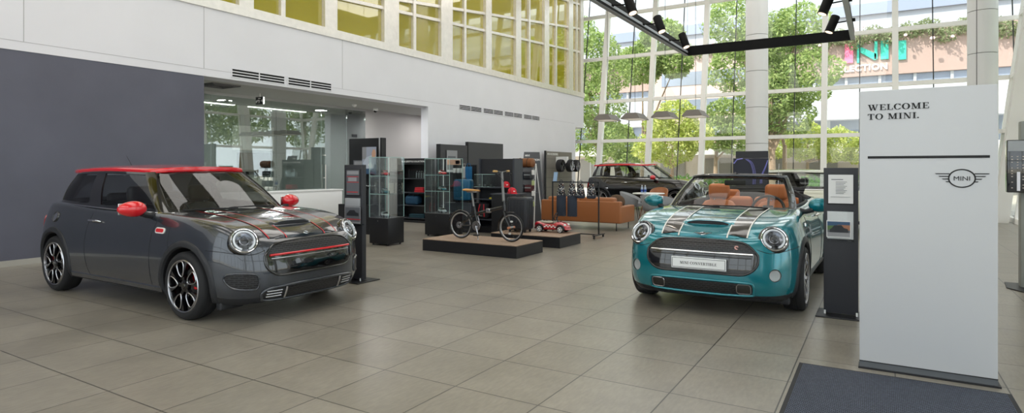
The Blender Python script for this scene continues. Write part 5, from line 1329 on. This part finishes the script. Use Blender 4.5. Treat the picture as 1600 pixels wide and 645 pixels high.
# blue suitcase on its grey plinth with cloths and mugs
t = thing('display_pedestal', 'dark grey pedestal block under the blue suitcase', 'pedestal', (-7.98, 10.95, 0)); MB().rbox(-.30, .42, -.2, .2, .0, .62, .004).build('pedestal_body', charcoal, t); MB().box(-.31, .43, -.21, .21, .62, .64).build('pedestal_top', charcoal, t)
suitcase('suitcase', 'blue hard-shell suitcase on the dark grey pedestal', (-7.90, 10.95, .64), .40, .24, .52, blue_m, .25)
t = thing('display_stand', 'slim black stand with a shelf for mugs and hanging bags behind the blue suitcase', 'stand', (-8.12, 11.25, 0))
MB().box(-.34, .32, .06, .10, 0, 1.48).build('stand_board', black_m, t); MB().box(-.34, .05, -.07, .08, 1.28, 1.30).build('stand_shelf', charcoal, t); MB().box(-.34, .32, -.06, .12, 0, .03).build('foot', black_m, t)
for k in range(3):
    o = thing('mug', ['white mug at the left end of the stand shelf', 'white mug in the middle of the stand shelf', 'white mug at the right end of the stand shelf'][k], 'mug', (-8.36+.105*k, 11.24, 1.30), 0, 'white mugs on the stand')
    MB().lathe([(0, .004), (.038, .0), (.042, .01), (.042, .105), (.038, .105), (.037, .012), (0, .010)], 24).build('mug_body', white_m, o, smooth=50); MB().tube([(.04, 0, .085), (.07, 0, .08), (.072, 0, .04), (.04, 0, .03)], .006, 6).build('mug_handle', white_m, o)
def hang_cloth(name, lab, cat_, loc, w, h, m):
    t = thing(name, lab, cat_, loc); rows = []
    for k in range(15):
        x = -w/2+w*k/14; rows.append([(x, .012*math.sin(k*1.3)+.0, -h*j/6) for j in range(7)])
    MB().grid(rows).build('cloth', m, t, smooth=60, solid=.006); MB().tube([(-w/4, 0, 0), (-w/5, 0, .07), (w/5, 0, .07), (w/4, 0, 0)], .006, 6).build('handle', m, t)
hang_cloth('shopping_bag', 'pale grey cloth bag hanging left of the blue one', 'bag', (-8.045, 11.17, 1.44), .12, .36, mat('cloth_pale', 'a8a8a6', .8))
hang_cloth('shopping_bag', 'bright blue cloth bag hanging behind the glass box', 'bag', (-7.90, 11.15, 1.44), .19, .46, mat('cloth_blue', '145a86', .8))
t2 = thing('poster', 'white poster sheet on the graphite panel by the white wall', 'poster', (-10.13, 13.45, 1.62))
MB().box(0, .006, -.2, .28, 0, .28).build('poster_print', paperg, t2, smooth=0); MB().box(.006, .008, -.15, .2, .05, .12).build('printed_area', inkgrey, t2, smooth=0)
t2 = thing('picture_board', 'landscape picture with warm colours standing on the shelf of the graphite panel', 'picture', (-10.10, 13.5, 1.30))
MB().box(0, .008, -.30, .35, 0, .36).build('picture_board_panel', paper, t2, smooth=0)
for a, b, c, d, m in ((-.28, .33, .20, .34, mat('ink_peach', 'd8a890', .5)), (-.28, .1, .06, .2, paperg), (.1, .33, .08, .2, inkgrey), (.1, .3, .22, .32, mat('ink_pink', 'e0c0b8', .5))): MB().box(.008, .010, a, b, c, d).build('printed_area', m, t2, smooth=0)

# leaning catalogue board with ladder rack
t = thing('leaning_board', 'dark leaning board with white lettering behind the suitcases', 'board', (-7.75, 14.0, 0))
MB().add([(-.36, 0, 1.84), (.10, 0, 1.83), (.46, -.35, 0), (-.36, -.35, 0), (-.36, .03, 1.84), (.10, .03, 1.83), (.46, -.32, 0), (-.36, -.32, 0)], [(3,2,1,0),(4,5,6,7),(0,1,5,4),(1,2,6,5),(2,3,7,6),(3,0,4,7)]).build('board_panel', mat('board_grey', '54565a', .5), t, smooth=0)
sans('MINI', .07, 'lettering', white_m, t, frame_mtx((-.32, -.022, 1.72), (1, 0, 0), (0, .19, 1)), .002, bold=.002)
sans('COLLECTION', .075, 'lettering', white_m, t, frame_mtx((-.32, -.05, 1.60), (1, 0, 0), (0, .19, 1)), .002, bold=.002)
t = thing('ladder_rack', 'white ladder-shaped rack of small goods in front of the leaning board', 'rack', (-7.62, 13.20, 0))
mb = MB()
for s_ in (1, -1): MB().tube([(s_*.32, -.1, 0), (s_*.24, .12, 1.52)], .014, 8).build('rack_upright', white_m, t); MB().tube([(s_*.32, .35, 0), (s_*.24, .14, 1.52)], .012, 8).build('rack_leg', white_m, t)
for z, w_ in ((1.42, .25), (1.12, .27), (.8, .29), (.48, .30)): MB().box(-w_, w_, -.12, .16, z-.015, z).build('shelf', charcoal, t)
o = thing('rolled_bag', 'rolled brown leather bag on top of the ladder rack', 'bag', (-7.62, 13.18, 1.42)); lb = mat('brown_leather', '7a4a26', .4)
MB().tube([(-.27, 0, .12), (-.24, 0, .12), (.24, 0, .12), (.27, 0, .12)], [.07, .115, .115, .07], 20).build('bag_body', lb, o, smooth=40)
for x in (-.12, .12): MB().tube([(x, .118*math.cos(q*PI/10), .12+.118*math.sin(q*PI/10)) for q in range(20)], .008, 6, closed=True).build('strap', mat('strap_dark', '3c2414', .5), o)
for i, (x, z, nm, m, lab) in enumerate(((-.13, 1.12, 'helmet_box', denim, 'dark blue bag at the left on the second rung of the ladder rack'), (.10, 1.12, 'helmet_box', casem, 'black pouch at the right on the second rung of the ladder rack'), (-.1, .8, 'helmet_box', casem, 'black case at the left on the third rung of the ladder rack'), (.12, .8, 'helmet_box', mat('cloth_maroon', '4a2024', .8), 'maroon case at the right on the third rung of the ladder rack'), (0, .48, 'helmet_box', casem, 'dark case on the lowest rung of the ladder rack'))):
    o = thing('pouch', lab, 'bag', (-7.62+x, 13.21, z)); MB().rbox(-.10, .10, -.09, .09, 0, .19, .03, seg=3).build('pouch_body', m, o, smooth=60); MB().rbox(-.09, .09, -.095, -.085, .10, .13, .004).build('pouch_flap', silvm, o)
for k in range(4):
    o = thing('hanging_tag', ['uppermost pale tag hanging on the right side of the ladder rack', 'second pale tag down on the right side of the ladder rack', 'third pale tag down on the right side of the ladder rack', 'lowest pale tag on the right side of the ladder rack'][k], 'tag', (-7.30, 13.05, 1.30-.26*k), 0, 'tags on the ladder rack')
    MB().rbox(-.04, .04, -.004, .004, -.06, .06, .003).build('tag_card', mat('tag_green', 'b4c088', .6) if k % 2 else white_m, o); MB().tube([(0, 0, .06), (-.02, .05, .1)], .003, 4).build('tag_string', white_m, o)
t = thing('clear_stand', 'clear acrylic leaflet stand between the shelf unit and the leaning board', 'stand', (-8.35, 13.8, 0))
MB().box(-.12, .12, -.003, .003, .25, 1.35).build('acrylic_sheet', acrylic, t); MB().box(-.14, .14, -.15, .15, 0, .25).build('stand_base', mat('pale_base', 'b8bcc0', .4), t)
for k in range(2): MB().box(-.10, .10, -.012, -.004, .55+.4*k, .82+.4*k).build('leaflet', paperg, t)

# alloy wheel display on the far wall
t = thing('wheel_display_panel', 'wide grey slatted panel with wheels, on the far white wall', 'display panel', (-10.40, 20.65, 0))
pb = mat('slat_bronze', '77726a', .45)
MB().box(-.04, 0, -1.08, 1.08, 0, 2.03).build('back_board', pb, t); MB().box(-.06, .01, -1.12, -1.08, 0, 2.05).build('side_edge', black_m, t)
mb = MB()
for z in (.35, .7, 1.05, 1.4, 1.75): mb.box(0, .004, -1.08, 1.08, z, z+.008)
mb.box(0, .004, -.02, -.012, 0, 2.03); mb.build('board_joint', mat('joint_dark', '3a3834', .6), t)
sans('MINI ACCESSORIES.', .10, 'lettering', white_m, t, frame_mtx((.003, -1.0, 1.90), (0, 1, 0), (0, 0, 1)), .002, bold=.002)
MB().box(0, .45, -.30, -.14, 1.44, 1.84).build('wheel_bracket', white_m, t)
def alloy(lab, y, x, m, ph):
    t = thing('alloy_wheel', lab, 'wheel', (x, y, 1.50), 0, 'wheels on the wall panel')
    mb = MB(); mb.lathe([(.20, -.10), (.225, -.09), (.235, 0), (.225, .09), (.20, .10), (.19, 0)], 40, axis='x', closed=True); mb.build('tyre', rubber, t)
    mb = MB(); mb.lathe([(.195, .085), (.205, .095), (.185, .07), (.18, -.08)], 40, axis='x'); mb.build('rim', m, t)
    mb = MB()
    for k in range(10): q = 2*PI*k/10+ph; mb.tube([(.085, .0, 0), (.085, .19*math.cos(q), .19*math.sin(q))], [.016, .012], 6)
    mb.lathe([(0, .10), (.035, .095), (.04, .07)], 20, axis='x'); mb.build('spokes', m, t)
alloy('dark alloy wheel at the left on the wall panel', 19.95, -10.0, darkalloy, 0); alloy('silver-faced alloy wheel in the middle of the wall panel', 20.55, -9.9, satin, .2); alloy('two-tone alloy wheel at the right on the wall panel', 21.15, -9.95, mat('alloy_twotone', '808086', .3, .9), .1)

# lounge
t = thing('sofa', 'tan leather two-seat sofa seen from behind', 'sofa', (-5.89, 13.15, 0))
sl = mat('sofa_leather', '9a5f36', .42, bump=.08, bscale=60)
MB().rbox(-1.0, 1.0, -.45, -.30, .17, .66, .03, seg=4).build('back', sl, t, smooth=50)
for s_ in (1, -1): MB().rbox(s_*.93-.08, s_*.93+.08, -.44, .45, .17, .55, .03, seg=4).build('arm', sl, t, smooth=50); MB().rbox(s_*.42-.42, s_*.42+.42, -.30, .45, .30, .46, .05, seg=4).build('seat_cushion', sl, t, smooth=50); MB().rbox(s_*.42-.42, s_*.42+.42, -.42, -.20, .45, .74, .05, seg=4).build('back_cushion', sl, t, smooth=50)
MB().rbox(-.9, .9, -.40, .43, .19, .32, .02).build('seat_frame', sl, t)
for x in (-.88, .88):
    for y in (-.38, .38): MB().cyl((x, y, 0), (x, y, .18), .012).build('leg', black_m, t)
cu = thing('scatter_cushion', 'dark patterned cushion leaning in the right corner of the tan sofa', 'cushion', (-5.14, 13.12, .46), .3)
o = MB().ell((0, 0, .17), .19, .06, .17, 20).build('cushion_body', mat('cushion_brown', '5a4634', .8), cu); MB().tube([(.185*math.cos(q*PI/12), 0, .17+.165*math.sin(q*PI/12)) for q in range(24)], .006, 5, closed=True).build('piping', black_m, cu)
gf = mat('grey_felt', '8d8f92', .85, bump=.2, bscale=140)
def tub(lab, loc, rotz, m, sc=1.0, hb=.76):
    t = thing('tub_chair', lab, 'chair', loc, rotz); rows = []
    for k in range(25):
        q = math.radians(-125+250*k/24); h = hb-.22*(abs(k-12)/12)**2; r0, r1 = .27*sc, .34*sc
        rows.append([(-r0*math.cos(q)*.95, r0*math.sin(q), .36), (-(r0+.02)*math.cos(q), (r0+.02)*math.sin(q), .44), (-r1*math.cos(q), r1*math.sin(q), h)])
    MB().grid(rows).build('shell', m, t, smooth=60, solid=.03)
    MB().lathe([(0, .36), (.26*sc, .36), (.28*sc, .40), (.26*sc, .45), (0, .46)], 28).build('seat', m, t, smooth=50)
    for a in (45, 135, 225, 315):
        q = math.radians(a); MB().tube([(.17*math.cos(q), .17*math.sin(q), .37), (.25*math.cos(q), .25*math.sin(q), 0)], [.014, .009], 8).build('leg', black_m, t)
tub('grey tub chair nearest the teal car, back to the viewer', (-4.62, 14.55, 0), 1.4, gf, 1.25, .77)
tub('grey tub chair between the sofa and the parked black car', (-5.80, 16.0, 0), .2, gf, 1.0, .76)
tub('tan leather tub chair on the far side of the round table', (-5.35, 16.9, 0), -1.5, sl, .72, .86)
t = thing('cafe_table', 'round white table with splayed legs behind the grey tub chair', 'table', (-5.2, 15.55, 0))
MB().lathe([(0, .72), (.40, .72), (.42, .73), (.42, .742), (.40, .75), (0, .75)], 40).build('tabletop', white_m, t, smooth=40)
for a in (45, 135, 225, 315):
    q = math.radians(a); MB().tube([(.10*math.cos(q), .10*math.sin(q), .72), (.28*math.cos(q), .28*math.sin(q), 0)], [.016, .011], 8).build('leg', mat('leg_wood', '7a5038', .5), t)
for k in range(2):
    o = thing('water_bottle', ['clear water bottle with a blue label, the left one on the table', 'clear water bottle with a blue label, the right one on the table'][k], 'bottle', (-5.31+.085*k, 15.35, .75))
    MB().lathe([(0, 0), (.03, 0), (.032, .01), (.032, .12), (.028, .15), (.012, .18), (.012, .195)], 20).build('bottle_body', mat('bottle_plastic', 'b8c8dc', .15, trans=.3), o, smooth=50); MB().lathe([(.0325, .04), (.0325, .10)], 20).build('bottle_label', mat('label_blue', '2a4a9a', .5), o); MB().cyl((0, 0, .19), (0, 0, .21), .014).build('bottle_cap', white_m, o)
# dark screen stand behind the convertible
t = thing('screen_stand', 'dark screen stand showing curved blue light lines behind the teal convertible', 'screen', (-2.21, 13.0, 0))
MB().box(-.30, .32, .02, .08, 0, 1.75).build('stand_board', black_m, t); MB().box(-.36, .36, -.10, .1, 0, .02).build('foot', black_m, t)
s_ = MB().rbox(-.34, .34, -.05, .02, 1.06, 1.61, .01).build('screen_case', blackgloss, t)
MB().box(-.33, .33, -.052, -.05, 1.07, 1.60).build('screen_image', mat('screen_navy', '08091a', .4, emit='0a0c20', estr=.3), s_)
mb = MB()
for dx in (0, .02, .045):
    mb.tube([tuple(p) for p in cat([(-.10+dx, -.053, 1.59), (.0+dx, -.053, 1.50), (.05+dx, -.053, 1.3), (.045+dx, -.053, 1.08)], 5)], .003, 4)
    mb.tube([tuple(p) for p in cat([(.325, -.053, 1.57-dx*.4), (.27+dx*.4, -.053, 1.42), (.20+dx*.6, -.053, 1.25), (.18+dx*.8, -.053, 1.1)], 5)], .003, 4)
mb.tube([(-.32, -.053, 1.5), (-.26, -.053, 1.58), (-.15, -.053, 1.6)], .01, 4)
mb.build('screen_lines', mat('screen_violet', '7c7cc0', .3, emit='6c6cb8', estr=.25), s_)

# hanging light frame with spot heads
fb = mat('track_black', '0a0a0b', .6, spec=.2); fw = mat('track_inner', 'a8adb4', .4)
x0, x1, y0, y1, zb, zt = -3.22, -.35, 5.6, 11.9, 3.6, 3.78
t = thing('light_frame', 'large black rectangular lighting frame hanging above the teal convertible', 'light fitting', ((x0+x1)/2, (y0+y1)/2, zb))
a, b, h = (x1-x0)/2, (y1-y0)/2, zt-zb
for nm, (p, q, r, s2) in (('r', (-a, a, b-.04, b)), ('f', (-a, a, -b, -b+.04))): MB().box(p, q, r, s2, 0, h).build('frame_beam', fb, t)
for s_ in (1, -1):
    MB().box(s_*(a-.02)-.02, s_*(a-.02)+.02, -b+.04, b-.04, 0, h).build('frame_beam', fb if s_ < 0 else fb, t)
    MB().box(s_*(a-.02)-.035, s_*(a-.02)+.035, -b+.04, b-.04, -.004, 0).build('beam_underside', fw, t)
    MB().box(s_*(a-.04)-.004-.0*s_, s_*(a-.04)+.004, -b+.04, b-.04, .05, .09).build('track_rail', fw, t)
    for yy in (-b+.1, b-.1): MB().cyl((s_*(a-.05), yy, h), (s_*(a-.05), yy, 9.0-zb), .004).build('suspension_wire', fw, t)
def spot(x, y, lab, ang):
    t = thing('spotlight', lab, 'spotlight', (x, y, 3.68), 0, 'spotlights on the hanging frame')
    s_ = 1 if x < -1.8 else -1
    MB().cyl((-s_*.27, 0, 0), (-s_*.02, 0, -.02), .010).build('spot_arm', fb, t); MB().rbox(-s_*.27-.03, -s_*.27+.03, -.04, .04, -.02, .02, .005).build('spot_bracket', fb, t)
    d = Vector((s_*.35, -.15, -.93)).normalized(); p0 = -d*.10; p1 = d*.17
    MB().tube([p0, p0+d*.01, p1], [.058, .066, .066], 24).build('spot_head', fb, t, smooth=50)
    MB().tube([p1-d*.02, p1+d*.002], [.052, .055], 24).build('spot_lens', mat('spot_glow', 'ffe8d0', .4, emit='ffe2c4', estr=1.6), t)
spot(-2.93, 7.95, 'leftmost black spotlight on the hanging frame, nearest the viewer', 0); spot(-2.93, 9.25, 'black spotlight in the middle of the left beam', 0); spot(-2.93, 10.65, 'black spotlight at the far corner of the left beam', 0)
spot(-.60, 9.35, 'upper black spotlight on the right beam of the frame', 0); spot(-.60, 10.65, 'lower black spotlight at the far corner of the right beam', 0)
# pendant lamps over the lounge
for k, x in enumerate((-6.22, -5.45, -4.65, -3.88)):
    t = thing('pendant_lamp', ['trapezoid pendant lamp at the far left of the row of four', 'second trapezoid pendant lamp from the left', 'third trapezoid pendant lamp from the left', 'trapezoid pendant lamp at the right end of the row of four'][k], 'lamp', (x, 15.2, 2.68), 0, 'pendant lamps over the lounge')
    a, b, c, d, h = .25, .38, .14, .30, .15
    MB().add([(-a,-b,0),(a,-b,0),(a,b,0),(-a,b,0),(-c,-d,h),(c,-d,h),(c,d,h),(-c,d,h)], [(0,1,5,4),(1,2,6,5),(2,3,7,6),(3,0,4,7),(4,5,6,7)]).build('shade', mat('shade_grey', '6e6862', .5), t, smooth=0, solid=.01)
    MB().box(-a+.015, a-.015, -b+.015, b-.015, .006, .014).build('diffuser', mat('shade_inner', 'e8e6e0', .6, emit='fff4e0', estr=.35), t)
    MB().cyl((0, 0, h), (0, 0, 9-2.68), .005).build('cord', fb, t)
# ================================================================ outside
struct(MB().box(-80, 80, 24.4, 120, -.3, -.05).build('ground', mat('paving', 'c9c2b4', .9, noise=.08, nscale=.6), smooth=0))
struct(MB().box(4.6, 80, -40, 24.4, -.3, -.06).build('ground', mat('paving'), smooth=0))
struct(MB().box(-80, 4.6, -40, -7.2, -.3, -.06).build('ground', mat('paving'), smooth=0))
def leafmat(name, c1, c2):
    m = bpy.data.materials.new(name); m.use_nodes = True; nt = m.node_tree; b = nt.nodes['Principled BSDF']; N = nt.nodes.new; L = nt.links.new
    g = N('ShaderNodeNewGeometry'); r = N('ShaderNodeValToRGB'); r.color_ramp.elements[0].color = lin(c1); r.color_ramp.elements[1].color = lin(c2)
    L(g.outputs['Random Per Island'], r.inputs[0]); L(r.outputs[0], b.inputs['Base Color']); b.inputs['Roughness'].default_value = .6
    t = N('ShaderNodeBsdfTranslucent'); L(r.outputs[0], t.inputs['Color']); mx = N('ShaderNodeMixShader'); mx.inputs[0].default_value = .45
    o = nt.nodes['Material Output']; L(b.outputs[0], mx.inputs[1]); L(t.outputs[0], mx.inputs[2]); L(mx.outputs[0], o.inputs[0]); return m
leafA = leafmat('leaves_green', '6c8844', 'b8c880'); leafB = leafmat('leaves_yellow', '98ac48', 'dcdf8c')
bark = mat('bark', '9a8672', .9, noise=.15, nscale=12)
def leaves(blobs, n, size, seed, sh=.55):
    rng = np.random.default_rng(seed); V = []; F = []
    n = int(n*1.9); size *= .74; tot = sum(b[3]**2 for b in blobs); k = 0
    for bx, by, bz, br in blobs:
        m = int(n*br**2/tot)
        for _ in range(m):
            d = rng.normal(size=3); d /= np.linalg.norm(d); r = br*(sh+(1-sh)*rng.random()**.5)*(1+.18*math.sin(5*d[0]+seed)*math.sin(4*d[2]))
            c = np.array((bx, by, bz))+d*r*np.array((1, 1, .85)); u = rng.normal(size=3); u /= np.linalg.norm(u); w = np.cross(u, rng.normal(size=3)); w /= np.linalg.norm(w); s = size*(.6+.8*rng.random())
            V += [c-u*s, c-w*s*.45, c+u*s, c+w*s*.45]; F.append((k, k+1, k+2, k+3)); k += 4
    me = bpy.data.meshes.new('foliage'); me.from_pydata([tuple(v) for v in V], [], F); return me
def tree(name, lab, loc, trunk_h, blobs, n, size, m, seed, lean=0, group='street trees outside the front glass', tr=.16):
    t = thing(name, lab, 'tree', loc, 0, group)
    mb = MB(); mb.tube([(0, 0, 0), (lean*.3, 0, trunk_h*.5), (lean, .05, trunk_h)], [tr, tr*.8, tr*.6], 10)
    for i, (bx, by, bz, br) in enumerate(blobs):
        mb.tube([(lean, .05, trunk_h*.92), ((lean+bx)/2, by/2, (trunk_h+bz)/2), (bx, by, bz)], [tr*.5, tr*.3, tr*.12], 6)
    mb.build('trunk', bark, t, smooth=60)
    me = leaves(blobs, n, size, seed); me.materials.append(m); o = bpy.data.objects.new('foliage', me); COL.objects.link(o); o.parent = t
    return t
def wpt(px, t_): # place by bearing and distance
    a = (px-800)/944; c, s = math.cos(.545), math.sin(.545); return (t_*(c*a-s), t_*(s*a+c))
def at(px, t_, z=0): x, y = wpt(px, t_); return (round(x, 2), round(y, 2), z)
tree('street_tree', 'tall leafy tree outside at the left end of the front glass', at(935, 33), 2.6, [(0,0,5.0,1.5),(-1.0,0,3.4,1.3),(.7,.3,6.6,1.2),(-.9,.3,6.5,1.2),(.2,0,8.0,1.0),(.7,0,3.2,1.0),(-1.2,0,8.8,1.3),(-.2,.2,2.4,.9),(-1.4,0,5.0,1.2)], 6800, .13, leafA, 1)
tree('street_tree', 'small bright tree outside between the pendant lamps and the black car', at(1050, 31), 1.6, [(0,0,2.6,1.25),(-1.2,0,2.5,.9),(1.1,0,3.0,1.0),(.2,0,4.0,1.15),(-.8,.3,3.8,.8)], 4800, .12, leafB, 2, tr=.12)
tree('street_tree', 'broad tall tree outside behind the nearer round column', at(1206, 30), 2.4, [(0,0,5.2,1.7),(-1.8,.3,6.6,1.5),(1.5,0,5.8,1.6),(-.3,0,7.8,1.6),(1.2,.3,8.4,1.3),(-1.9,0,9.0,1.4),(.9,0,3.8,1.1),(-.9,0,3.6,1.1)], 9000, .14, leafA, 3, tr=.24)
tree('street_tree', 'tree with yellow-green leaves outside right of the nearer column, lower than its neighbour', at(1262, 35), 1.9, [(0,0,2.9,1.3),(-1.4,0,2.8,1.0),(1.5,0,2.7,1.2),(2.6,0,2.3,.8)], 5200, .12, leafB, 4, tr=.12)
tree('street_tree', 'tree outside whose crown hangs left of the lettered pink wall', at(1226, 31), 2.6, [(-.6,0,6.2,1.25),(-1.0,0,8.0,1.3),(-.5,0,4.6,1.0)], 3400, .13, leafA, 5)
tree('street_tree', 'slender pale tree outside just left of the nearer column', at(1118, 35), 2.0, [(0,0,3.4,1.2),(.5,0,4.6,1.0),(1.0,.2,2.9,.9)], 3000, .13, leafA, 6)
tree('street_tree', 'young tree outside over the roof of the parked black car', at(965, 39), 1.6, [(0,0,3.2,1.4),(.7,0,1.9,.9)], 2600, .14, leafA, 7)
tree('street_tree', 'tree outside above the bonnet end of the black car, high in the glass', at(1004, 36), 3.0, [(0,0,7.6,1.5),(1.2,0,9.0,1.3),(2.0,0,7.4,1.0)], 4200, .16, leafA, 11)
for i, (x, y) in enumerate(((9.0, 6.0), (8.6, 11.0), (8.2, 16.0), (7.6, 20.5), (9.5, 24.0), (7.0, 27.0))):
    tree('garden_tree', 'leafy tree standing outside the right-hand glass wall', (x, y, 0), 2.4, [(0,0,4.4,1.9),(1.0,.5,6.2,1.5),(-.8,-.6,5.8,1.4)], 2200, .18, leafA, 20+i, group='trees outside the right-hand glass')
# hedge
me = leaves([(x*.9, .1*((x*7) % 3), .45, .75) for x in range(-7, 8)], 6000, .09, 9, .3); me.materials.append(leafmat('leaves_hedge', '3f7a2c', '7ab04c'))
o = bpy.data.objects.new('hedge', me); COL.objects.link(o); o.location = at(1262, 30, 0); tag(o, 'clipped green hedge outside the front glass, seen beyond the cream car', 'hedge')
# office building across the street
pink = mat('pink_brick', 'a8928a', .8, noise=.03, nscale=8); pale = mat('pale_panel', 'b4b8be', .7); pane2 = mat('far_window', '8f98a8', .2, .2); planter = mat('planter_green', '6f8060', .9)
t = thing('street_building', 'pink and white building across the street with hanging plants and large letters', 'building', (0, 42, 0))
MB().box(-22, 20, 0, 10, 6.95, 9.6).build('brick_storey', pink, t, smooth=0)
MB().box(-22, 20, .25, 10, 6.25, 6.95).build('window_band', pane2, t, smooth=0)
for k in range(24): MB().box(-21+1.75*k, -20.85+1.75*k, .15, .26, 6.25, 6.95).build('window_post', pale, t, smooth=0)
MB().box(-22, 20, .05, 10, 4.4, 6.25).build('pale_storey', pale, t, smooth=0)
MB().box(-22, 20, 1.2, 10, 2.9, 4.4).build('window_band', pane2, t, smooth=0)
for k in range(16): MB().box(-21+2.6*k, -20.8+2.6*k, 1.1, 1.25, 2.9, 4.4).build('window_post', pale, t, smooth=0)
MB().box(-22, 20, -1.6, 10, 2.3, 2.9).build('canopy', mat('canopy_pale', 'cfcdc8', .6), t, smooth=0)
MB().box(-22, 20, 1.4, 10, -.05, 2.3).build('shopfront', mat('shopfront_grey', 'c8c0b8', .6), t, smooth=0)
for k in range(12): 
    f_ = MB().box(-20+3.2*k, -18.2+3.2*k, 1.3, 1.4, .2, 2.1).build('shop_window', mat('shop_glass', '8a8884', .2), t, smooth=0); MB().box(-19.15+3.2*k, -19.05+3.2*k, 1.26, 1.3, .2, 2.1).build('shop_frame', pale, f_, smooth=0)
MB().box(-22, 20, 1.5, 10, 9.6, 14).build('upper_storey', mat('upper_pale', 'a8aeb6', .7), t, smooth=0)
MB().box(-22, 20, 1.3, 1.5, 10.9, 11.6).build('window_band', pane2, t, smooth=0)
MB().box(-13.5, -6.3, -.3, .0, 2.9, 9.6).build('pale_tower', mat('tower_pale', 'c4aea6', .7), t, smooth=0)
for z in (3.4, 5.2, 7.1): MB().box(-13, -6.8, -.34, -.3, z, z+.9).build('window_band', pane2, t, smooth=0)
MB().box(-5.8, -5.2, -.5, -.3, 2.95, 3.35).build('street_sign', mat('sign_blue', '2a4a8c', .5), t, smooth=0)
rng = random.Random(5)
me = leaves([(-21+.9*k, -.15, 9.45-.55*rng.random(), .62) for k in range(45)], 12000, .12, 10, .2); me.materials.append(leafmat('leaves_planter', '6a7a50', 'a8b088'))
o = bpy.data.objects.new('hanging_plants', me); COL.objects.link(o); o.parent = t; o['kind'] = 'stuff'
mb = MB()
for k in range(60):
    x = -20+39*rng.random(); z = 8.7+1.3*rng.random(); mb.ell((x, -.8, z), .10, .08, .09, 6)
mb.build('blossoms', mat('blossom', 'e8c8c8', .7), t)['kind'] = 'stuff'
tl = mat('letter_teal', '3fb8a4', .6); pk = mat('letter_pink', 'f07a9c', .6)
yy = -.12
for nm, P, m in (('I', [R_(-1.74, 7.78, -1.30, 8.95)], pk), ('N', [R_(-1.10, 7.75, -.98, 8.95), [(-.98, 8.75), (-.98, 8.4), (-.22, 7.85), (-.10, 7.85), (-.10, 8.2)], R_(-.20, 7.9, -.04, 8.95)], tl), ('D', [R_(.12, 7.85, .52, 8.95)], tl), ('I', [R_(.98, 7.75, 1.39, 8.85)], tl)):
    mb = MB()
    for p in P: mb.prism(p, yy, 0, 'xz')
    mb.build('wall_letter', m, t, smooth=0)
sans('LLECTION', .50, 'wall_lettering', mat('letter_white', 'ffffff', .5, emit='ffffff', estr=.6), t, frame_mtx((-2.05, -.06, 7.27), (1, 0, 0), (0, 0, 1)), .05, bold=.012, spacing=1.12)  # letters given a glow to stay white against the sunlit wall

# ================================================================ far parked cars
make_car('estate_car', 'black crossover car with red roof and mirrors parked behind the tan sofa', (-5.62, 20.42, 0), 0, black_paint, red_roof, red_roof, wb=2.67, sy=1.055, sz=1.10, five=True, R=.34, simple=True, wheel='five', lx=1.05, glass=glassmat('far_car_glass', (.86, .90, .90), .06, .5))
make_car('hatchback_car', 'cream hatchback parked behind the teal convertible, mostly hidden', (.15, 15.9, 0), 0, cream_paint, mat('cream_roof', 'cfd0c2', .25, coat=1), cream_paint, sz=.955, simple=True, wheel='five', glass=glassmat('far_car_glass'))

# ================================================================ light and camera
W = bpy.data.worlds.new('sky'); S.world = W; W.use_nodes = True; bg = W.node_tree.nodes['Background']
bg.inputs[0].default_value = (.86, .93, 1, 1); bg.inputs[1].default_value = 2.6
sun = bpy.data.lights.new('sun', 'SUN'); sun.energy = 7.0; sun.angle = math.radians(1.5); sun.color = (1, .95, .86)
so = bpy.data.objects.new('sun', sun); COL.objects.link(so); so.rotation_euler = (math.radians(38), 0, math.radians(-30)); so.location = (-10, -10, 30)
for i, (x, y) in enumerate([(x, y) for x in (-8.5, -5.0, -1.2) for y in (-2.5, 3.5, 9.5, 15.5, 20.5)]):
    l = bpy.data.lights.new('ceiling_fill', 'AREA'); l.shape = 'RECTANGLE'; l.size = 3.0; l.size_y = 3.0; l.energy = 75; l.color = (1, .97, .93)  # soft fill added for the unseen ceiling spots, oversized to dim its reflections
    o = bpy.data.objects.new('ceiling_fill', l); COL.objects.link(o); o.location = (x, y, 8.9)
for x, y in ((-2.93, 7.95), (-2.93, 9.25), (-2.93, 10.65), (-.6, 9.35), (-.6, 10.65)):
    l = bpy.data.lights.new('spot', 'SPOT'); l.energy = 60; l.spot_size = math.radians(50); l.spot_blend = .6; l.shadow_soft_size = .05; l.color = (1, .9, .78)
    o = bpy.data.objects.new('spot', l); COL.objects.link(o); s_ = 1 if x < -1.8 else -1; d = Vector((s_*.35, -.15, -.93)); o.location = Vector((x, y, 3.68))+d*.22; o.rotation_euler = d.to_track_quat('-Z', 'Y').to_euler()
for y in (6.5, 8.8, 11.1):
    l = bpy.data.lights.new('office', 'AREA'); l.shape = 'RECTANGLE'; l.size = .15; l.size_y = 1.8; l.energy = 60; o = bpy.data.objects.new('office', l); COL.objects.link(o); o.location = (-14.4, y, 3.0)
for x, y in ((-11.6, 9.0), (-11.6, 12.0), (-11.6, 15)):
    l = bpy.data.lights.new('recess_fill', 'AREA'); l.size = .25; l.energy = 30; o = bpy.data.objects.new('recess_fill', l); COL.objects.link(o); o.location = (x, y, 3.06)  # fill light added to lift the dim recess; no fitting there
cam_d = bpy.data.cameras.new('camera'); cam = bpy.data.objects.new('camera', cam_d); COL.objects.link(cam); S.camera = cam
cam_d.sensor_width = 36; cam_d.lens = 944/1600*36; cam.location = (0, 0, 1.40); cam.rotation_euler = (PI/2, 0, .545); cam_d.shift_y = -(322.5-263)/1600; cam_d.clip_end = 400
S.view_settings.view_transform = 'Standard'; S.view_settings.look = 'None'; S.view_settings.gamma = 1; S.view_settings.use_curve_mapping = False
S.view_settings.exposure = 0.0
S.cycles.use_denoising = True; S.cycles.max_bounces = 8; S.cycles.transparent_max_bounces = 24; S.cycles.sample_clamp_indirect = 6
